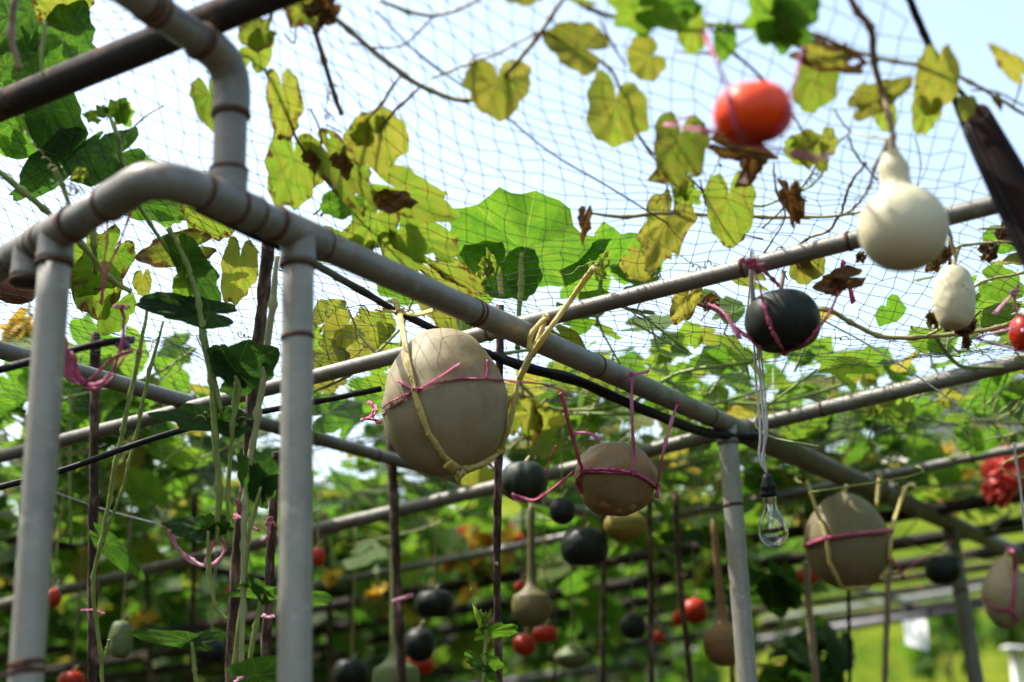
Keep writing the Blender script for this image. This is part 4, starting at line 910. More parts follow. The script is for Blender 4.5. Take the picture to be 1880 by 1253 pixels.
V6.tendril(600, 190, 10, -30, 3, m_=STEMB); V6.tendril(590, 190, 15, 30, 3, m_=STEMB)
# V7 large translucent leaves standing past the net
V7 = Vine('big bright green pumpkin leaves lit through from above behind the net', ('z', 2.60), (970, 420))
V7.leaf(962, 462, 985, 342, 300, 'lobed', .47, 0, dd=-.27, d=3.3, sh=1, lab='widest glowing green leaf against the sky')
V7.leaf(1120, 500, 1095, 432, 200, 'lobed', .46, 0, dd=-.2, d=3.4, sh=2); V7.leaf(1150, 470, 1215, 500, 90, 'round', .42, 0, d=3.4)
V7.leaf(925, 480, 900, 548, 165, 'round', .42, 0, d=3.3)
V7.stem([(958, 465, 3.2), (956, 520, 3.2), (952, 590, 3.2), (950, 640, 3.22)], .0065, STEM); V7.stem([(1110, 480, 3.3), (1100, 540, 3.3), (1095, 600, 3.3)], .005, STEM); V7.stem([(915, 490, 3.15), (922, 545, 3.15)], .006, STEMY)
for (x_, y_) in ((885, 500), (895, 480), (905, 478), (880, 515), (1100, 490), (1110, 470), (1255, 355), (1265, 345)): V7.leaf(x_, y_ + 12, x_ + random.uniform(-22, 22), y_ - random.uniform(10, 26), 24, 'lobed', .68, 0, crumple=.15, d=2.95)
V7.tendril(1090, 480, -70, 30, 2, amp=12, d=2.9); V7.tendril(1190, 470, 15, 40, 4, d=2.9)
# V8 upper left corner
V8 = Vine('dark green leaves crowding above the rusty pipe in the upper left corner', ('z', 2.72), (60, 80))
for q_ in ((30, 60, 40, 150, 110, .2), (100, 80, 190, 95, 95, .34), (70, 100, 60, 150, 90, .36), (20, 30, -20, 110, 100, .15), (60, 20, 10, -10, 80, .2), (120, 70, 150, 10, 100, .3), (90, 40, 60, 90, 90, .22), (10, 120, 30, 160, 60, .3), (80, 110, 100, 140, 50, .4)): V8.leaf(*q_[:5], random.choice(('round', 'lobed')), q_[5], 0, d=random.uniform(2.65, 2.9))
V8.leaf(110, -15, 130, 52, 112, 'round', .72, .3, d=2.6, lab='yellow brown leaf at the top above the rusty pipe'); V8.stem([(82, 40, 2.3), (78, 90, 2.3), (80, 140, 2.3)], .003, STEM); V8.stem([(30, -10, 2.3), (20, 60, 2.3), (35, 130, 2.3)], .006, STEMB)
# V9 large leaves at the left under the rusty pipe
V9 = Vine('pumpkin vine with large grey green leaves between the rusty pipe and the corner pipe', ('z', 2.45), (100, 290))
V9.leaf(60, 200, 40, 290, 175, 'round', .37, 0, d=2.75, roll=-15, lab='largest grey green leaf below the rusty pipe'); V9.leaf(90, 200, 130, 300, 110, 'round', .33, 0, d=2.7, roll=20); V9.leaf(215, 285, 130, 330, 95, 'round', .24, 0, d=2.68, roll=10, fold=.1); V9.leaf(120, 290, 22, 382, 84, 'round', .16, 0, d=2.75, roll=-30, cup=.15); V9.leaf(0, 230, 10, 285, 60, 'round', .45, 0, d=2.8)
V9.leaf(215, 208, 232, 182, 50, 'lobed', .58, 0, d=2.6); V9.leaf(222, 205, 240, 232, 46, 'lobed', .58, 0, d=2.6); V9.leaf(175, 215, 152, 210, 26, 'lobed', .6, 0, d=2.6, crumple=.1); V9.leaf(190, 205, 175, 195, 24, 'lobed', .6, 0, d=2.6, crumple=.15)
V9.leaf(150, 318, 135, 328, 26, 'lobed', .72, 0, d=2.5, crumple=.2); V9.leaf(240, 300, 215, 330, 40, 'round', .56, 0, d=2.7); V9.leaf(240, 310, 285, 300, 50, 'round', .48, 0, d=2.7)
V9.stem([(-20, 300, 2.6), (40, 350, 2.6), (80, 385, 2.62), (150, 450, 2.66), (200, 510, 2.7), (240, 535, 2.72)], .0058, STEM); V9.stem([(200, 210, 2.6), (215, 250, 2.6), (225, 300, 2.62), (240, 350, 2.65), (275, 410, 2.7), (320, 480, 2.75), (340, 540, 2.8)], .0042, STEM); V9.stem([(100, 310, 2.5), (115, 340, 2.5), (130, 390, 2.5)], .005, STEM); V9.stem([(222, 262, 2.6), (260, 220, 2.6), (300, 195, 2.6)], .0016, STEM); V9.stem([(170, 400, 2.7), (172, 450, 2.7), (176, 500, 2.75)], .006, STEM)
V9.tendril(40, 235, 60, 80, 5, amp=8, d=2.5, m_=STEMY); V9.tendril(110, 300, 30, 60, 5, amp=10, d=2.5); V9.tendril(90, 330, 60, 25, 5, amp=7, d=2.5)
V9.leaf(270, 375, 380, 385, 60, 'round', .44, 0, d=2.9); V9.leaf(300, 360, 330, 410, 80, 'round', .44, 0, d=2.95); V9.leaf(380, 375, 420, 440, 100, 'round', .68, .3, d=2.8); V9.leaf(440, 480, 432, 560, 70, 'round', .76, .2, d=2.8)
V9.leaf(345, 455, 255, 470, 66, 'round', .74, .35, d=2.75, lab='olive yellow leaf with a brown front edge over the sky'); V9.leaf(200, 470, 140, 545, 90, 'round', .6, .3, d=2.8); V9.leaf(165, 480, 195, 590, 96, 'round', .64, .3, d=2.85); V9.leaf(262, 512, 260, 545, 36, 'round', .8, .1, d=2.8); V9.leaf(215, 560, 185, 610, 70, 'round', .6, .15, d=2.9); V9.leaf(100, 460, 90, 540, 60, 'round', .5, .05, d=2.9)
# V10 the climbing vine with drooping leaves between the posts
V10 = Vine('tall green climbing vine with drooping shaded leaves between the two near posts', 2.72, (400, 700))
V10.stem([(398, 1000), (402, 900), (395, 800), (388, 700), (372, 620), (366, 560), (340, 480), (310, 420)], .0060, STEM); V10.stem([(408, 760), (385, 660), (372, 590)], .0048, STEM); V10.stem([(432, 700), (428, 780), (418, 900), (420, 1000)], .0046, STEM)
V10.leaf(385, 575, 240, 558, 62, 'point', .08, 0, d=2.73, roll=22, lab='dark pointed leaf seen from below pointing left'); V10.leaf(330, 560, 262, 550, 54, 'round', .08, 0, d=2.73, roll=35); V10.leaf(345, 478, 398, 570, 70, 'round', .16, 0, d=2.73, roll=28, cup=.1); V10.leaf(340, 520, 330, 560, 44, 'round', .55, .1, d=2.73)  # low tints put the shade of these undersides into the leaf colour
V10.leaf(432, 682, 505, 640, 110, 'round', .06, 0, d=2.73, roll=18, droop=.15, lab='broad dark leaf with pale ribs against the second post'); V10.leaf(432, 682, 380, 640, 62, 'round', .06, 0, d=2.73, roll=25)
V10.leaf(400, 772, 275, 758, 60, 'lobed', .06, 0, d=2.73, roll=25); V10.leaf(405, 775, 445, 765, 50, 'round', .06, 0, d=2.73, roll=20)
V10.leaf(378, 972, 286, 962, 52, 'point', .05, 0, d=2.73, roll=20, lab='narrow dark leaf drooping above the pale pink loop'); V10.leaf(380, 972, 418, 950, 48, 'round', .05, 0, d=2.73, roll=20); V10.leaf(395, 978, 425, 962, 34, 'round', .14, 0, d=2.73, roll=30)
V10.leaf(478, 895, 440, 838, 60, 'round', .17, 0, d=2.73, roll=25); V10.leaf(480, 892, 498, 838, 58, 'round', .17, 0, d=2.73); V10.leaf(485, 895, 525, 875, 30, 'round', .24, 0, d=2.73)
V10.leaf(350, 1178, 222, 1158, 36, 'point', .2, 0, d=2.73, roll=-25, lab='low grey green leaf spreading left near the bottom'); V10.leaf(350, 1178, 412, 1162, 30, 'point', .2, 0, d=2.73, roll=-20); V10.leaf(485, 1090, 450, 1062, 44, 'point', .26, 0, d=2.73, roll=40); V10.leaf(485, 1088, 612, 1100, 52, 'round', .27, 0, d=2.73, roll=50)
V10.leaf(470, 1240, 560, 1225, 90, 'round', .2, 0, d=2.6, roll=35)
V10.stem([(478, 895), (462, 960), (450, 1050), (438, 1150), (425, 1253)], .004, STEM); V10.stem([(382, 975), (385, 1050), (395, 1110), (418, 1140)], .0042, STEM); V10.stem([(482, 1092), (470, 1150), (455, 1220), (438, 1262)], .005, STEM); V10.stem([(352, 1180), (358, 1230), (362, 1262)], .004, STEM)
V10.stem([(508, 470), (500, 560), (488, 660), (474, 760), (458, 850), (450, 920), (448, 1000), (446, 1120), (440, 1260)], .0066, stem_material('pale_stem', [(.3, (.30, .34, .15)), (.7, (.4, .44, .22))])); V10.stem([(432, 690), (440, 720), (430, 770)], .004, STEM)
V10.tendril(395, 740, -30, 40, 3, amp=16, d=2.73); V10.tendril(415, 800, 30, -30, 3, amp=8, d=2.73)
# V11 pole climber at left
V11 = Vine('slender green vine twining up the grey stake right of the first post', 3.2, (190, 900))
V11.stem([(272, 560), (255, 650), (238, 730), (225, 790), (212, 850), (200, 920), (185, 1000), (172, 1060), (175, 1130), (185, 1200), (188, 1262)], .0054, STEM); V11.stem([(300, 590), (275, 680), (258, 760), (248, 810), (236, 850), (225, 900), (200, 960), (188, 1000)], .004, STEM); V11.stem([(188, 1215), (198, 1190), (200, 1175)], .004, STEM)
V11.leaf(200, 1000, 260, 1060, 40, 'round', .3, 0, d=3.3)
# V12 young shoot by the dark stake
V12 = Vine('young bright green shoot with small leaves beside the thin dark stake', 2.95, (890, 1200))
V12.stem([(886, 1262), (890, 1210), (892, 1160), (890, 1140), (880, 1120)], .0042, STEM); V12.leaf(898, 1162, 952, 1152, 34, 'round', .46, 0, roll=35); V12.leaf(893, 1220, 852, 1198, 26, 'round', .36, 0, roll=40); V12.leaf(893, 1215, 922, 1222, 36, 'round', .5, 0, roll=30); V12.leaf(893, 1240, 915, 1250, 24, 'round', .36, 0, roll=20); V12.leaf(885, 1150, 868, 1110, 14, 'point', .6, 0); V12.leaf(890, 1140, 900, 1122, 16, 'lobed', .6, 0, crumple=.15); V12.leaf(885, 1225, 858, 1215, 20, 'round', .36, 0, roll=40)
V12.tendril(880, 1130, -18, -50, 2, amp=3, d=2.95); V12.stem([(892, 1185), (902, 1170), (900, 1162)], .0018, STEM)

# ------------------------------------------------------------------ stakes
def stake(label, pts, r, m_, d=None, rough=.22, cut=(), group=None, name='wooden_stake'):
    mb_ = MB(); q = spline([P(p[0], p[1], p[2] if len(p) > 2 else d) for p in pts], 10)
    a, b_ = q[-2], q[-1]; e = (b_ - a).normalized()
    while q[-1].z > -.05 and e.z < -.3: q.append(q[-1] + e * .08)
    tube(mb_, q, lambda t_: r * (1 + .12 * math.sin(t_ * 50) * math.sin(t_ * 31)), 12, rough=rough, fr=34)
    o = mb_.build(name, m_); tag(o, label, 'stake', group)
    for (px, py) in cut:
        c_ = MB(); p = P(px, py, (d or pts[0][2]) - r); tube(c_, straight(p + Vector((0, .01, 0)), p - Vector((0, .006, 0))), r * .55, 10); c_.build('cut_twig', WOODP, o)
    return o
stake('bark covered brown stake leaning between the two near posts', [(494, 432, 2.85), (482, 560, 2.85), (466, 700, 2.84), (455, 850, 2.83), (437, 1010, 2.82), (425, 1253, 2.8)], .0125, WOOD, cut=())
stake('thin straight dark brown stake with one pale cut twig beside the striped pumpkin', [(918, 560, 3.1), (917, 700, 3.1), (914, 900, 3.1), (912, 1035, 3.1), (916, 1253, 3.1)], .0088, WOOD, cut=[(912, 1036)])
stake('grey brown stake just right of the first post', [(175, 610, 3.4), (172, 900, 3.4), (169, 1253, 3.4)], .0115, WOOD)
stake('dark stake close behind the second near post tied with pale pink twine', [(508, 830, 3.2), (500, 950, 3.2), (488, 1200, 3.2), (485, 1253, 3.2)], .0105, WOOD)
stake('dark upright stake with pink ties left of the black pumpkin', [(718, 800, 4.2), (728, 1050, 4.2), (738, 1253, 4.2)], .0145, WOOD)
stake('thin dark stake below the dull yellow gourd', [(1192, 880, 4.4), (1194, 1050, 4.4), (1196, 1253, 4.4)], .009, WOOD)
stake('thin reddish stake left of the brown necked gourd', [(1240, 900, 4.3), (1248, 1060, 4.3), (1268, 1253, 4.3)], .008, WOOD)
stake('pale thin stake right of the light bulb running to the bottom edge', [(1480, 1030, 4.6), (1486, 1120, 4.6), (1498, 1253, 4.6)], .0115, WOODP)
stake('thin black rod under the olive tan melon', [(1558, 1075, 4.7), (1560, 1253, 4.7)], .006, BLACK, rough=.05, name='metal_rod')
stake('pale pinkish stake between the olive melon and the paper sign', [(1632, 1020, 4.9), (1629, 1120, 4.9), (1624, 1253, 4.9)], .0105, WOODP)
stake('dark stake at the right of the small pale green gourd', [(1110, 900, 5), (1106, 1253, 5)], .01, WOOD)
stake('short dark stake directly behind the brown necked gourd', [(1338, 1000, 4.6), (1345, 1253, 4.6)], .008, WOOD)
stake('slim pole left of the first red pumpkin at the left', [(358, 880, 5), (352, 1253, 5)], .01, WOOD)
for i, (x_, d_) in enumerate(((645, 6.2), (1025, 6.9), (600, 5.6), (270, 5.8))):
    stake('slim dark stake standing far back in the shaded bays', [(x_ - 3, [py for py in range(600, 1100, 4) if P(x_, py, d_).z < 2.42][0], d_), (x_ + random.uniform(-14, 14), 1253, d_)], .010, WOOD, group='slim stakes in the far bays')

# pink ties on stakes and loose loops
def loops(label, m_, lines, r, knots=(), name='pink_twine'): sling(name, m_, label, lines, knots, (), r)
loops('bundle of hanging purple pink twine loops right of the first post', PINK, [
    [P(118, 620, 2.5), P(130, 680, 2.5), P(155, 705, 2.5), P(190, 700, 2.5), P(215, 660, 2.5), P(228, 600, 2.5), P(222, 560, 2.5)],
    [P(115, 640, 2.52), P(125, 690, 2.52), P(150, 706, 2.5), P(175, 690, 2.48), P(205, 660, 2.48), P(243, 644, 2.48), P(258, 648, 2.48)],
    [P(150, 706, 2.5), P(175, 714, 2.49), P(205, 695, 2.48), P(225, 660, 2.47), P(243, 644, 2.48)],
    [P(113, 632, 2.52), P(133, 650, 2.5), P(140, 680, 2.5), P(152, 702, 2.5)],
    [P(208, 562, 2.5), P(222, 564, 2.5), P(235, 566, 2.5)]], .0048)
loops('two thin pink threads dropping from the corner pipe above the purple pink bundle', PINK, [[P(196, 380, 2.5), P(197, 440, 2.5), P(190, 490, 2.5), P(186, 560, 2.5)], [P(242, 385, 2.5), P(218, 450, 2.5), P(196, 500, 2.5), P(186, 560, 2.5)]], .0018)
loops('pale pink twine loop hanging under the narrow dark leaf', PINKL, [[P(310, 972, 2.75), P(322, 1000, 2.75), P(345, 1025, 2.75), P(380, 1040, 2.75), P(405, 1025, 2.75), P(412, 1000, 2.75), P(402, 985, 2.75)], [P(378, 1040, 2.75), P(388, 1000, 2.75), P(400, 965, 2.75)]], .005)
loops('pink twine tying the vine to the bark covered stake', PINK, [[P(428, 953, 2.75), P(448, 950, 2.76), P(460, 962, 2.77), P(474, 974, 2.75)], [P(448, 950, 2.76), P(438, 932, 2.75), P(434, 918, 2.75)], [P(430, 945, 2.8), P(448, 953, 2.77)]], .0036)
loops('pink twine low on the bark covered stake', PINK, [[P(425, 1095, 2.78), P(438, 1092, 2.77), P(444, 1100, 2.77), P(443, 1130, 2.77)]], .0036)
loops('pale pink end of twine at the bottom between the near posts', PINKL, [[P(430, 1253, 2.7), P(450, 1240, 2.7), P(470, 1230, 2.7)], [P(435, 1253, 2.7), P(455, 1246, 2.7), P(468, 1236, 2.7)]], .004)
loops('pale pink twine high on the dark stake behind the second near post', PINKL, [[P(488, 965, 3.15), P(498, 950, 3.15), P(505, 968, 3.15)], [P(496, 960, 3.15), P(492, 985, 3.15), P(482, 995, 3.15)]], .0045)
loops('pale pink band low on the dark stake behind the second near post', PINKL, [[P(482, 1130, 3.17), P(494, 1134, 3.16), P(504, 1131, 3.17)]], .005)
loops('pink twine tying the slender vine to the grey brown stake', PINK, [[P(148, 1121, 3.35), P(165, 1120, 3.36), P(178, 1122, 3.36), P(192, 1127, 3.35)]], .0036)
loops('pale pink twine on the stake left of the black pumpkin', PINKL, [[P(720, 1105, 4.15), P(735, 1100, 4.15), P(758, 1094, 4.15)], [P(730, 1100, 4.15), P(733, 1120, 4.15)]], .006)
loops('pink bow left of the largest tan melon', PINK, [[P(662, 772, 3.0), P(680, 768, 3.0), P(698, 778, 3.0)], [P(676, 738, 3.05), P(690, 750, 3.03), P(680, 768, 3.0)]], .005)

# ------------------------------------------------------------------ leafy roof of the bays behind
def canopy_vine(cx, cy, size, n, label, group, zr=(2.40, 2.78), tr=(.28, .56), sz=(.10, .21), yel=.10, hang=.12, pr=.0032, low=0.0):
    o = thing('gourd_vine', label, 'vine', (cx, cy, 2.36), group)
    fo, st = MB(), MB()
    pts = []; a = rng.uniform(0, 6.28); p = np.array([cx - math.cos(a) * size * .6, cy - math.sin(a) * size * .6])
    for i in range(7):
        pts.append(Vector((p[0], p[1], 2.38 + rng.uniform(-.02, .04)))); a += rng.normal(0, .5); p = p + np.array([math.cos(a), math.sin(a)]) * size * .25
    tube(st, spline(pts, 4), pr * 1.5, 6, rough=.2, fr=30)
    for i in range(n):
        x, y = cx + rng.uniform(-.5, .5) * size, cy + rng.uniform(-.5, .5) * size
        s_ = rng.uniform(*sz); z = rng.uniform(*zr); hg = rng.random() < hang
        if hg: z = 2.36 - rng.uniform(0.02, .22 + low)
        tl = rng.normal(0, .45, 2) if not hg else rng.normal(0, .9, 2)
        Zv = Vector((tl[0], tl[1], 1)).normalized(); yaw = rng.uniform(0, 6.28)
        Yv = Vector((math.cos(yaw), math.sin(yaw), 0)); Yv = (Yv - Zv * Yv.dot(Zv)).normalized(); Xv = Yv.cross(Zv)
        tint = rng.uniform(*tr); br = max(0, rng.normal(-.1, .12))
        if rng.random() < yel: tint = rng.uniform(.66, .92); br = rng.uniform(.0, .4)
        put_leaf(fo, LO[rng.integers(0, 6)], (x, y, z), Xv, Yv, Zv, s_ * 1.15, s_, tint, br, cup=rng.uniform(-.1, .25), droop=rng.uniform(0, .35))
        if rng.random() < .6:
            q = min(pts, key=lambda v_: (v_.x - x) ** 2 + (v_.y - y) ** 2); f_ = Vector((x + (q.x - x) * .35, y + (q.y - y) * .35, 2.37))
            tube(st, [f_, f_.lerp(Vector((x, y, z)), .55) + Vector((rng.normal(0, .02), rng.normal(0, .02), 0)), Vector((x, y, z))], pr, 4, caps=False)
        if rng.random() < .035:       # shoots hanging under the bars
            L_ = rng.uniform(.08, .26 + low); q = Vector((x, y, 2.37))
            tube(st, spline([q, q + Vector((rng.normal(0, .06), rng.normal(0, .06), -L_ * .4)), q + Vector((rng.normal(0, .12), rng.normal(0, .12), -L_ * .75)), q + Vector((rng.normal(0, .14), rng.normal(0, .14), -L_))], 4), pr * .9, 4, caps=False)
    st.build('stem', STEM, o); fo.build('foliage', LEAF, o)
GL = ['sunlit green gourd vine thick over the bays on the right', 'shaded green gourd vine roofing the bays far behind the posts', 'thin scattered gourd vine on the net between the posts with sky showing', 'yellow green gourd vine over the bay behind the blackish pumpkin']
GG = ['sunlit gourd vines on the right', 'gourd vines over the far bays', 'thin gourd vines on the net', 'yellow green gourd vines behind the net']
cell = .8; n_v = 0
for gy in np.arange(3.3, 20.5, cell):
    for gx in np.arange(-7.5, 4.0, cell):
        x, y = gx + rng.uniform(-.2, .2), gy + rng.uniform(-.2, .2)
        if abs(x) > .44 * y + .5: continue
        if y > 6.4 and x > 2.2 - (y - 6.4) * .10: continue
        if x > .62 * y or (y > 16.5 and x > -.6): continue  # farthest left rows are added to shade the shrubs below
        right = (Vector((x, y, 0)) - A0).dot(WD) < .3          # right of the main beam: nothing droops below the pipes
        if y < 4.2:
            if x < -.1:
                if rng.random() < .3: continue
                canopy_vine(x, y, cell, 18, GL[2], GG[2], zr=(2.38, 2.55), tr=(.42, .62), yel=.3, sz=(.05, .12)); continue
            canopy_vine(x, y, cell, 32 if x < .55 else 48, GL[3], GG[3], zr=(2.37, 2.56), tr=(.42, .66), yel=.22, sz=(.045, .11), hang=0 if right else .06); continue
        if y < 6.6:
            if x > .3: canopy_vine(x, y, cell, 82, GL[0], GG[0], zr=(2.37, 2.72), sz=(.06, .15), tr=(.36, .62), hang=0 if right else .08)
            else: canopy_vine(x, y, cell, 64, GL[1], GG[1], zr=(2.37, 2.62 if x < -.9 else 2.72), sz=(.06, .15), hang=.06, yel=.14, tr=(.3, .58))
        else:
            canopy_vine(x, y, cell * 1.1, 64 if x < -.8 else 44, GL[1], GG[1], zr=(2.36, 2.62), sz=(.09, .19), hang=.12, low=.10, tr=(.15, .46) if x < -.8 else (.28, .56), yel=.10, pr=.0038)  # left bays are denser, with shade put into their lower leaf tints

# ------------------------------------------------------------------ shrubs, trees and things beyond
TRUNK = noisy('tree_bark', [(.3, (.05, .035, .025)), (.7, (.12, .09, .06))], 12, .9)
def shrub(name, label, cat, group, x, y, h, wd, n, tr=(.15, .42), sz=(.12, .24)):
    z0 = hill_h(x, y) - .05; o = thing(name, label, cat, (x, y, z0), group)
    st, fo = MB(), MB(); ends = []
    tube(st, spline([Vector((x, y, z0)), Vector((x + .05, y, z0 + h * .3)), Vector((x, y + .05, z0 + h * .6))], 4), lambda t_: .06 * (1.2 - .7 * t_) * h / 3, 8, rough=.2)
    for i in range(9):
        a = i * 2.4; e_ = Vector((x + math.cos(a) * wd * .38, y + math.sin(a) * wd * .38, z0 + h * rng.uniform(.4, .95)))
        tube(st, spline([Vector((x, y, z0 + h * .25)), Vector((x, y, z0 + h * .4)).lerp(e_, .5), e_], 4), .014 * h / 3, 5, caps=False); ends.append(e_)
    for i in range(n):
        e_ = ends[rng.integers(0, 9)]; d_ = rng.normal(0, 1, 3); d_ /= np.linalg.norm(d_); q = np.array(e_) + d_ * rng.uniform(.2, 1) ** .6 * np.array([wd * .28, wd * .28, h * .22])
        if q[2] < z0 + .03: q[2] = z0 + rng.uniform(.03, .4)
        Zv = Vector((d_[0] + rng.normal(0, .5), d_[1] + rng.normal(0, .5), d_[2] * .6 + .6)).normalized(); Yv = Zv.orthogonal().normalized(); Yv = Matrix.Rotation(rng.uniform(0, 6.28), 3, Zv) @ Yv
        s_ = rng.uniform(*sz); put_leaf(fo, LO[rng.integers(0, 6)], q, Yv.cross(Zv), Yv, Zv, s_, s_ * 1.2, rng.uniform(*tr), 0, droop=.2)
    st.build('trunk', TRUNK, o); fo.build('crown', LEAF, o)
for i in range(11):
    shrub('shrub', 'green shrub tinted dark for the deep shade beyond the far bays', 'shrub', 'shrubs beyond the far bays', -8.5 + i * .62 + rng.uniform(-.2, .2), 16.8 + rng.uniform(-.8, 1.6), rng.uniform(2.6, 3.6), 1.8, 620, tr=(0.0, .2))  # lowest leaf tints carry the shade in the crowns
for (x_, y_, d_) in ((1530, 1160, 13), (1440, 1190, 12.5), (1150, 1190, 16), (1250, 1200, 17), (1730, 1140, 20), (1870, 1130, 22)):
    p = P(x_, y_, d_); shrub('shrub', 'small leafy bush growing on the bright lawn slope', 'shrub', 'bushes on the lawn slope', p.x, p.y, max(.5, min(1.6, p.z - hill_h(p.x, p.y) + .4)), .9, 260, (.35, .55), (.08, .16))
for i, (px, d_) in enumerate(((1660, 1200),)): pass
p = P(1700, 1275, 8.6); shrub('shrub', 'dark bush top rising at the bottom edge below the paper sign', 'shrub', None, p.x, p.y, p.z + .02, 1.1, 500, (.05, .3), (.08, .16))
p = P(1410, 1215, 5.4); shrub('shrub', 'leafy dark plant at the bottom right of the middle post', 'shrub', None, p.x, p.y, p.z - .02, .5, 160, (.08, .3), (.08, .16))
# large shaded leaves low by the olive melon
V13 = Vine('dark broad leaves hanging in shade between the bulb and the olive melon', 4.5, (1430, 1100))
V13.leaf(1385, 1075, 1470, 1100, 70, 'round', .1, 0, roll=30); V13.leaf(1440, 1060, 1462, 1120, 60, 'round', .1, 0, roll=30); V13.leaf(1420, 1085, 1440, 1130, 60, 'round', .1, 0); V13.leaf(1300, 985, 1205, 985, 40, 'round', .2, 0, roll=50); V13.leaf(1300, 985, 1330, 1010, 50, 'round', .25, 0, roll=30)
V13.stem([(1350, 960), (1390, 1050), (1440, 1060)], .004, STEM)

def blossom(label, px, py, d, wpx, hpx, n, m_, sz=(.03, .07)):
    c = P(px, py, d); o = thing('flower_cluster', label, 'flowers', c, None); pe, st = MB(), MB(); k_ = d / FPX
    tube(st, spline([c + Vector((0, .02, hpx * k_ * .5 + .1)), c + Vector((.01, .02, 0)), c + Vector((0, .02, -hpx * k_ * .3))], 4), .004, 6)
    for i in range(n):
        sp = .28 if n > 8 else .14; q = c + Vector((rng.normal(0, sp) * wpx * k_, rng.normal(0, .05 if n > 8 else .006), rng.normal(0, sp) * hpx * k_)); Zv = Vector(rng.normal(0, 1, 3)).normalized(); Yv = Zv.orthogonal().normalized(); s_ = rng.uniform(*sz)
        put_leaf(pe, LO[rng.integers(0, 6)], q, Yv.cross(Zv), Yv, Zv, s_, s_ * 1.3, .5, 0, cup=.3)
    st.build('stem', STEM, o); pe.build('petals', m_, o)
blossom('bright red blossoms hanging under the cross pipe at the right edge', 1850, 858, 4.8, 44, 46, 46, PETR); blossom('red blossom drooping lower left of the bigger red one', 1830, 900, 4.85, 34, 30, 26, PETR)
blossom('largest yellow blossom under the right cross pipe', 1742, 880, 6.6, 52, 84, 70, PETY, (.05, .09)); blossom('narrow yellow blossom right of the largest yellow one', 1782, 866, 6.6, 20, 54, 26, PETY, (.05, .08))
blossom('orange red blossoms just above the olive tan melon', 1530, 900, 5.6, 46, 24, 40, PETR); blossom('yellow blossoms at the upper left of the olive melon', 1490, 932, 5.8, 40, 40, 40, PETY)
blossom('yellow blossoms behind the left side of the dark stake', 878, 998, 6.2, 70, 60, 60, PETY, (.05, .1)); blossom('coral red blossoms beside the yellow ones left of the dark stake', 828, 1008, 6.2, 34, 40, 30, PETR); blossom('coral red blossoms between the dark stake and the gourd neck', 932, 994, 6.3, 28, 34, 26, PETR)
blossom('yellow blossoms right of the dull yellow gourd', 1210, 950, 6.4, 50, 50, 46, PETY); blossom('yellow blossoms left of the middle post under the beam', 1280, 878, 6.2, 40, 24, 36, PETY); blossom('small red blossoms above the bulb behind the middle post', 1285, 872, 6.4, 24, 20, 16, PETR); blossom('yellow blossom low at the bottom right edge of the middle post', 1415, 1243, 6, 44, 24, 26, PETY)
blossom('orange yellow blossom behind the first post at the left edge', 44, 612, 4.2, 26, 26, 24, PETY)
for (x_, y_) in ((278, 1130), (265, 885), (215, 872), (610, 1060), (860, 1090), (250, 1135), (690, 1090)):
    blossom('small yellow squash flower low in the shaded bays', x_, y_, 5.5, 14, 10, 5, PETY, (.03, .05))
    bpy.data.objects[[o.name for o in C.objects if o.name.startswith('flower_cluster')][-1]]['group'] = 'small squash flowers in the shade'

# paper sign hung from the bright rail
c = P(1681, 1166, 7.6); sg = thing('paper_sign', 'tilted white paper sign with faded green writing hanging before the lawn', 'sign', c)
mb = MB(); k_ = 7.6 / FPX; cr = [P(1658, 1140, 7.62), P(1700, 1137, 7.62), P(1706, 1196, 7.50), P(1663, 1184, 7.50)]
v = []; G = 8
for sd_ in (0, .003):
    for j in range(G + 1):
        for i in range(G + 1):
            q = cr[0].lerp(cr[1], i / G).lerp(cr[3].lerp(cr[2], i / G), j / G); v.append(tuple(q + Vector((0, sd_ + .012 * math.sin(i * .6) * math.sin(j * .5), 0))))
f = []; S_ = (G + 1) ** 2
for j in range(G):
    for i in range(G): a = j * (G + 1) + i; f.append((a, a + 1, a + G + 2, a + G + 1)); f.append((S_ + a, S_ + a + G + 1, S_ + a + G + 2, S_ + a + 1))
mb.add(v, f); mb.build('paper', WHITEP, sg)
mb = MB()
for (x0, y0, x1, y1) in ((1668, 1150, 1672, 1170), (1666, 1156, 1676, 1154), (1668, 1160, 1675, 1166), (1682, 1152, 1692, 1156), (1686, 1150, 1688, 1168), (1681, 1166, 1694, 1164), (1690, 1170, 1697, 1180), (1676, 1174, 1688, 1178)):
    tube(mb, straight(P(x0, y0, 7.61 - (y0 - 1138) * .0022), P(x1, y1, 7.61 - (y1 - 1138) * .0022)), .0028, 5)
mb.build('lettering', INK, sg)
mb = MB(); tube(mb, straight(cr[0], P(1658, 1118, 7.6)), .0015, 5); tube(mb, straight(cr[1], P(1698, 1112, 7.6)), .0015, 5)
for e_ in (): pass
mb.build('string', WHITEC, sg)
# white slatted stand at the lower right
c = P(1872, 1225, 9); sdn = thing('slatted_stand', 'small white slatted stand at the lower right corner', 'stand', Vector((c.x, c.y, hill_h(c.x, c.y))))
k_ = 9 / FPX
for x_ in (1858, 1905):
    q = P(x_, 1192, 9); mb = MB(); box(mb, Vector((q.x, q.y, (q.z) / 2)), .035, .035, q.z); mb.build('leg', WHITEP, sdn)
for y_ in (1208, 1222, 1236, 1250):
    q = P(1881, y_, 8.98); mb = MB(); box(mb, q, .13, .02, .022, Matrix.Rotation(.25, 3, 'X')); mb.build('slat', WHITEP, sdn)
q = P(1876, 1192, 8.95); mb = MB(); box(mb, q, .22, .16, .02, Matrix.Rotation(.1, 3, 'Y')); mb.build('lid', WHITEP, sdn)
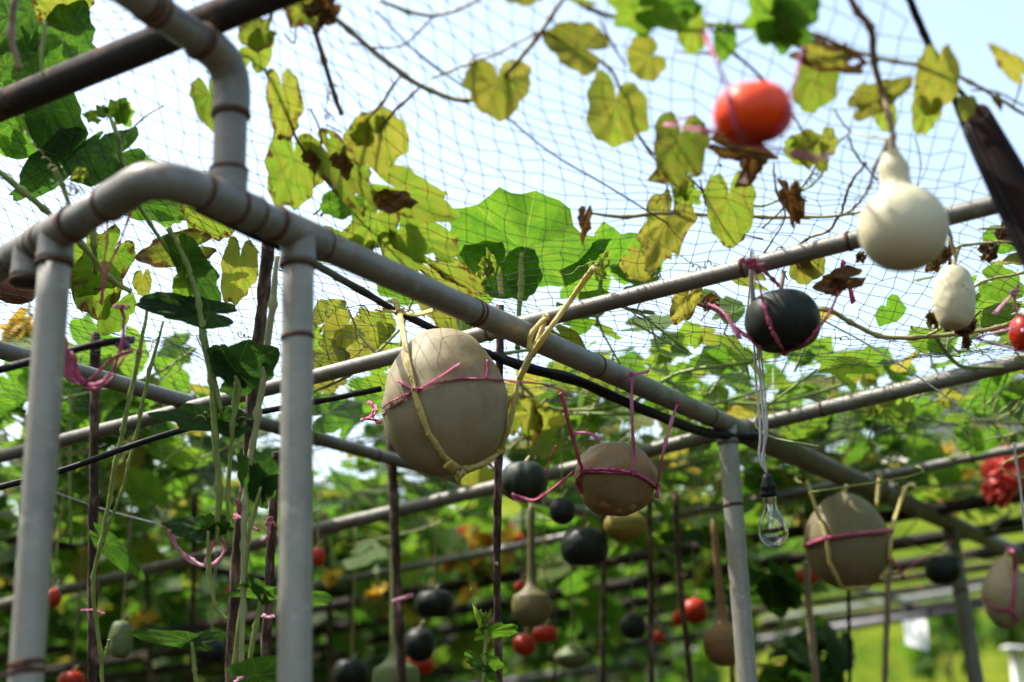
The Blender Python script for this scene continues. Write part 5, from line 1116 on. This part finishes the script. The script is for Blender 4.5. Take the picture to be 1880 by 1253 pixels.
# pale building beyond the leaves
c = P(1790, 780, 44); bz = c.z
bl = thing('building', 'pale plastered building showing in gaps between leaves at the right', 'building', Vector((c.x, c.y, hill_h(c.x, c.y))))
WALLM = noisy('pale_plaster', [(.3, (.40, .37, .37)), (.7, (.52, .49, .48))], 1.2, .9); ROOFM = noisy('grey_roof', [(.3, (.12, .11, .11)), (.7, (.22, .2, .2))], 3, .8); DARKG = noisy('dark_glass', [(.3, (.02, .03, .035)), (.7, (.05, .06, .07))], 1, .15, bmp=0)
g0 = hill_h(c.x, c.y) - 1; top = P(1790, 705, 44).z
mb = MB(); box(mb, Vector((c.x + .8, c.y + 2, (g0 + top) / 2)), 5.6, 4, top - g0); mb.build('wall', WALLM, bl, smooth=False)
mb = MB(); box(mb, Vector((c.x + .8, c.y + 2, top + .15)), 6.0, 4.4, .3); mb.build('roof', ROOFM, bl, smooth=False)
for i in range(3):
    for j in range(2):
        mb = MB(); box(mb, Vector((c.x - .4 + i * 1.1, c.y - .01, top - 1.0 - j * 1.5)), .5, .06, .8); w_ = mb.build('window', DARKG, bl, smooth=False)

# tangle of curls and thin dry stems on the net
V14 = Vine('tangle of tendrils and thin dry stems caught in the net near the cross pipe', 'n', (1300, 600))
for i in range(34):
    x_, y_ = random.choice(((random.uniform(1130, 1500), random.uniform(440, 760)), (random.uniform(560, 740), random.uniform(540, 700)), (random.uniform(1500, 1850), random.uniform(600, 720)), (random.uniform(260, 520), random.uniform(600, 760))))
    V14.tendril(x_, y_, random.uniform(-60, 60), random.uniform(-30, 50), random.choice((2, 3, 4)), amp=random.uniform(4, 12), r=.0013, m_=random.choice((STEM, STEMY)))
for i in range(26):
    x_, y_ = random.choice(((random.uniform(1130, 1500), random.uniform(500, 740)), (random.uniform(560, 740), random.uniform(560, 700)), (random.uniform(260, 520), random.uniform(600, 740)), (random.uniform(600, 1300), random.uniform(20, 330))))
    a_ = random.uniform(0, 6.28); l_ = random.uniform(30, 70); q_ = [(x_ + l_ * t_ * math.cos(a_ + t_ * random.uniform(-.6, .6)), y_ + l_ * t_ * math.sin(a_ + t_ * random.uniform(-.6, .6))) for t_ in (0, .5, 1)]
    V14.stem(q_, .0014, random.choice((STEMY, STEMB)))
# unseen hedges added left and right to darken the sides of the posts
mb = MB()
for sx_, x0_, x1_ in ((-1, 2.9, 4.2), (1, 4.6, 6.0)):
    for i in range(1500):
        y = rng.uniform(-1, 6.5); x = sx_ * rng.uniform(x0_ + max(0, y - 3.0) * .25, x1_ + max(0, y - 3.0) * .3); z = rng.uniform(0.05, 3.4)
        Zv = Vector((-sx_ + rng.normal(0, .6), rng.normal(0, .6), .6)).normalized(); Yv = Zv.orthogonal().normalized(); Yv = Matrix.Rotation(rng.uniform(0, 6.28), 3, Zv) @ Yv; s_ = rng.uniform(.15, .3)
        put_leaf(mb, LO[rng.integers(0, 6)], (x, y, z), Yv.cross(Zv), Yv, Zv, s_, s_ * 1.2, rng.uniform(.1, .4), 0)
tag(mb.build('foliage', LEAF), 'unseen leafy hedges added at both sides to darken the post edges', 'added_hedge', kind='stuff')

loops('purple twine wound on the tip of the short dark pole', cord_material('purple_twine', (.10, .04, .22), (.24, .12, .42)), [[P(212, 632, 2.52), P(225, 640, 2.53), P(238, 628, 2.53), P(246, 620, 2.54)], [P(226, 622, 2.53), P(236, 636, 2.52), P(222, 640, 2.52)]], .004)

# leaves lying farther out on the net: pale yellow ones behind the second post, bright green ones behind the first
V15 = Vine('pale yellow spotted leaves and stalks on the net right of the second near post', ('z', 2.42), (640, 620))
for q_ in ((600, 590, 640, 560, 80, .78), (640, 600, 625, 650, 90, .80), (690, 610, 660, 570, 70, .74), (670, 640, 720, 660, 80, .82), (600, 650, 640, 680, 60, .76), (700, 590, 712, 630, 50, .7), (590, 690, 640, 700, 60, .84), (575, 620, 590, 665, 46, .66)):
    V15.leaf(*q_[:5], random.choice(('round', 'lobed', 'heart')), q_[5], random.uniform(.1, .3), d=random.uniform(3.2, 3.5), holes=1)
V15.stem([(575, 720, 3.2), (640, 690, 3.2), (690, 650, 3.2), (740, 600, 3.2)], .0034, STEM); V15.stem([(700, 660, 3.2), (660, 615, 3.2), (640, 570, 3.2)], .003, STEMY); V15.stem([(760, 545, 3.2), (740, 600, 3.3), (735, 660, 3.4)], .0026, STEMY)
V16 = Vine('bright green broad leaves catching the sun low behind the first near post', ('z', 2.45), (150, 680))
for q_ in ((150, 640, 215, 690, 120, .46), (190, 720, 270, 770, 130, .44), (130, 730, 110, 780, 90, .4), (300, 700, 350, 735, 90, .5), (20, 700, 60, 740, 110, .45), (330, 640, 290, 660, 70, .52), (40, 640, 20, 600, 60, .6), (600, 760, 660, 740, 80, .42), (235, 640, 260, 690, 70, .55)):
    V16.leaf(*q_[:5], random.choice(('round', 'lobed')), q_[5], .0, d=random.uniform(3.7, 4.3), dd=.3)
V16.stem([(60, 760, 3.9), (110, 735, 3.9), (190, 715, 3.9), (280, 690, 3.9), (360, 640, 3.9)], .0045, STEM); V16.stem([(130, 1000, 3.9), (128, 860, 3.9), (130, 730, 3.9)], .0045, STEM); V16.stem([(96, 900, 4.0), (120, 800, 4.0), (150, 650, 4.0)], .004, STEM)
V17 = Vine('yellowing leaves and thin stalks right of the largest tan melon under the main beam', ('z', 2.45), (1000, 720))
for q_ in ((960, 700, 1000, 720, 80, .82), (1030, 690, 1080, 680, 70, .7), (980, 760, 1030, 780, 60, .78), (1090, 760, 1060, 800, 60, .6), (940, 740, 950, 790, 50, .76), (1010, 810, 970, 830, 60, .7), (1220, 640, 1260, 610, 60, .62), (1310, 660, 1340, 620, 60, .55)):
    V17.leaf(*q_[:5], random.choice(('round', 'lobed')), q_[5], .15, d=random.uniform(3.7, 4.2), dd=.2)
V17.stem([(930, 830, 3.9), (980, 790, 3.9), (1040, 760, 3.9), (1110, 740, 3.9)], .003, STEMY); V17.stem([(950, 640, 3.6), (960, 720, 3.7), (970, 820, 3.8)], .003, STEM)
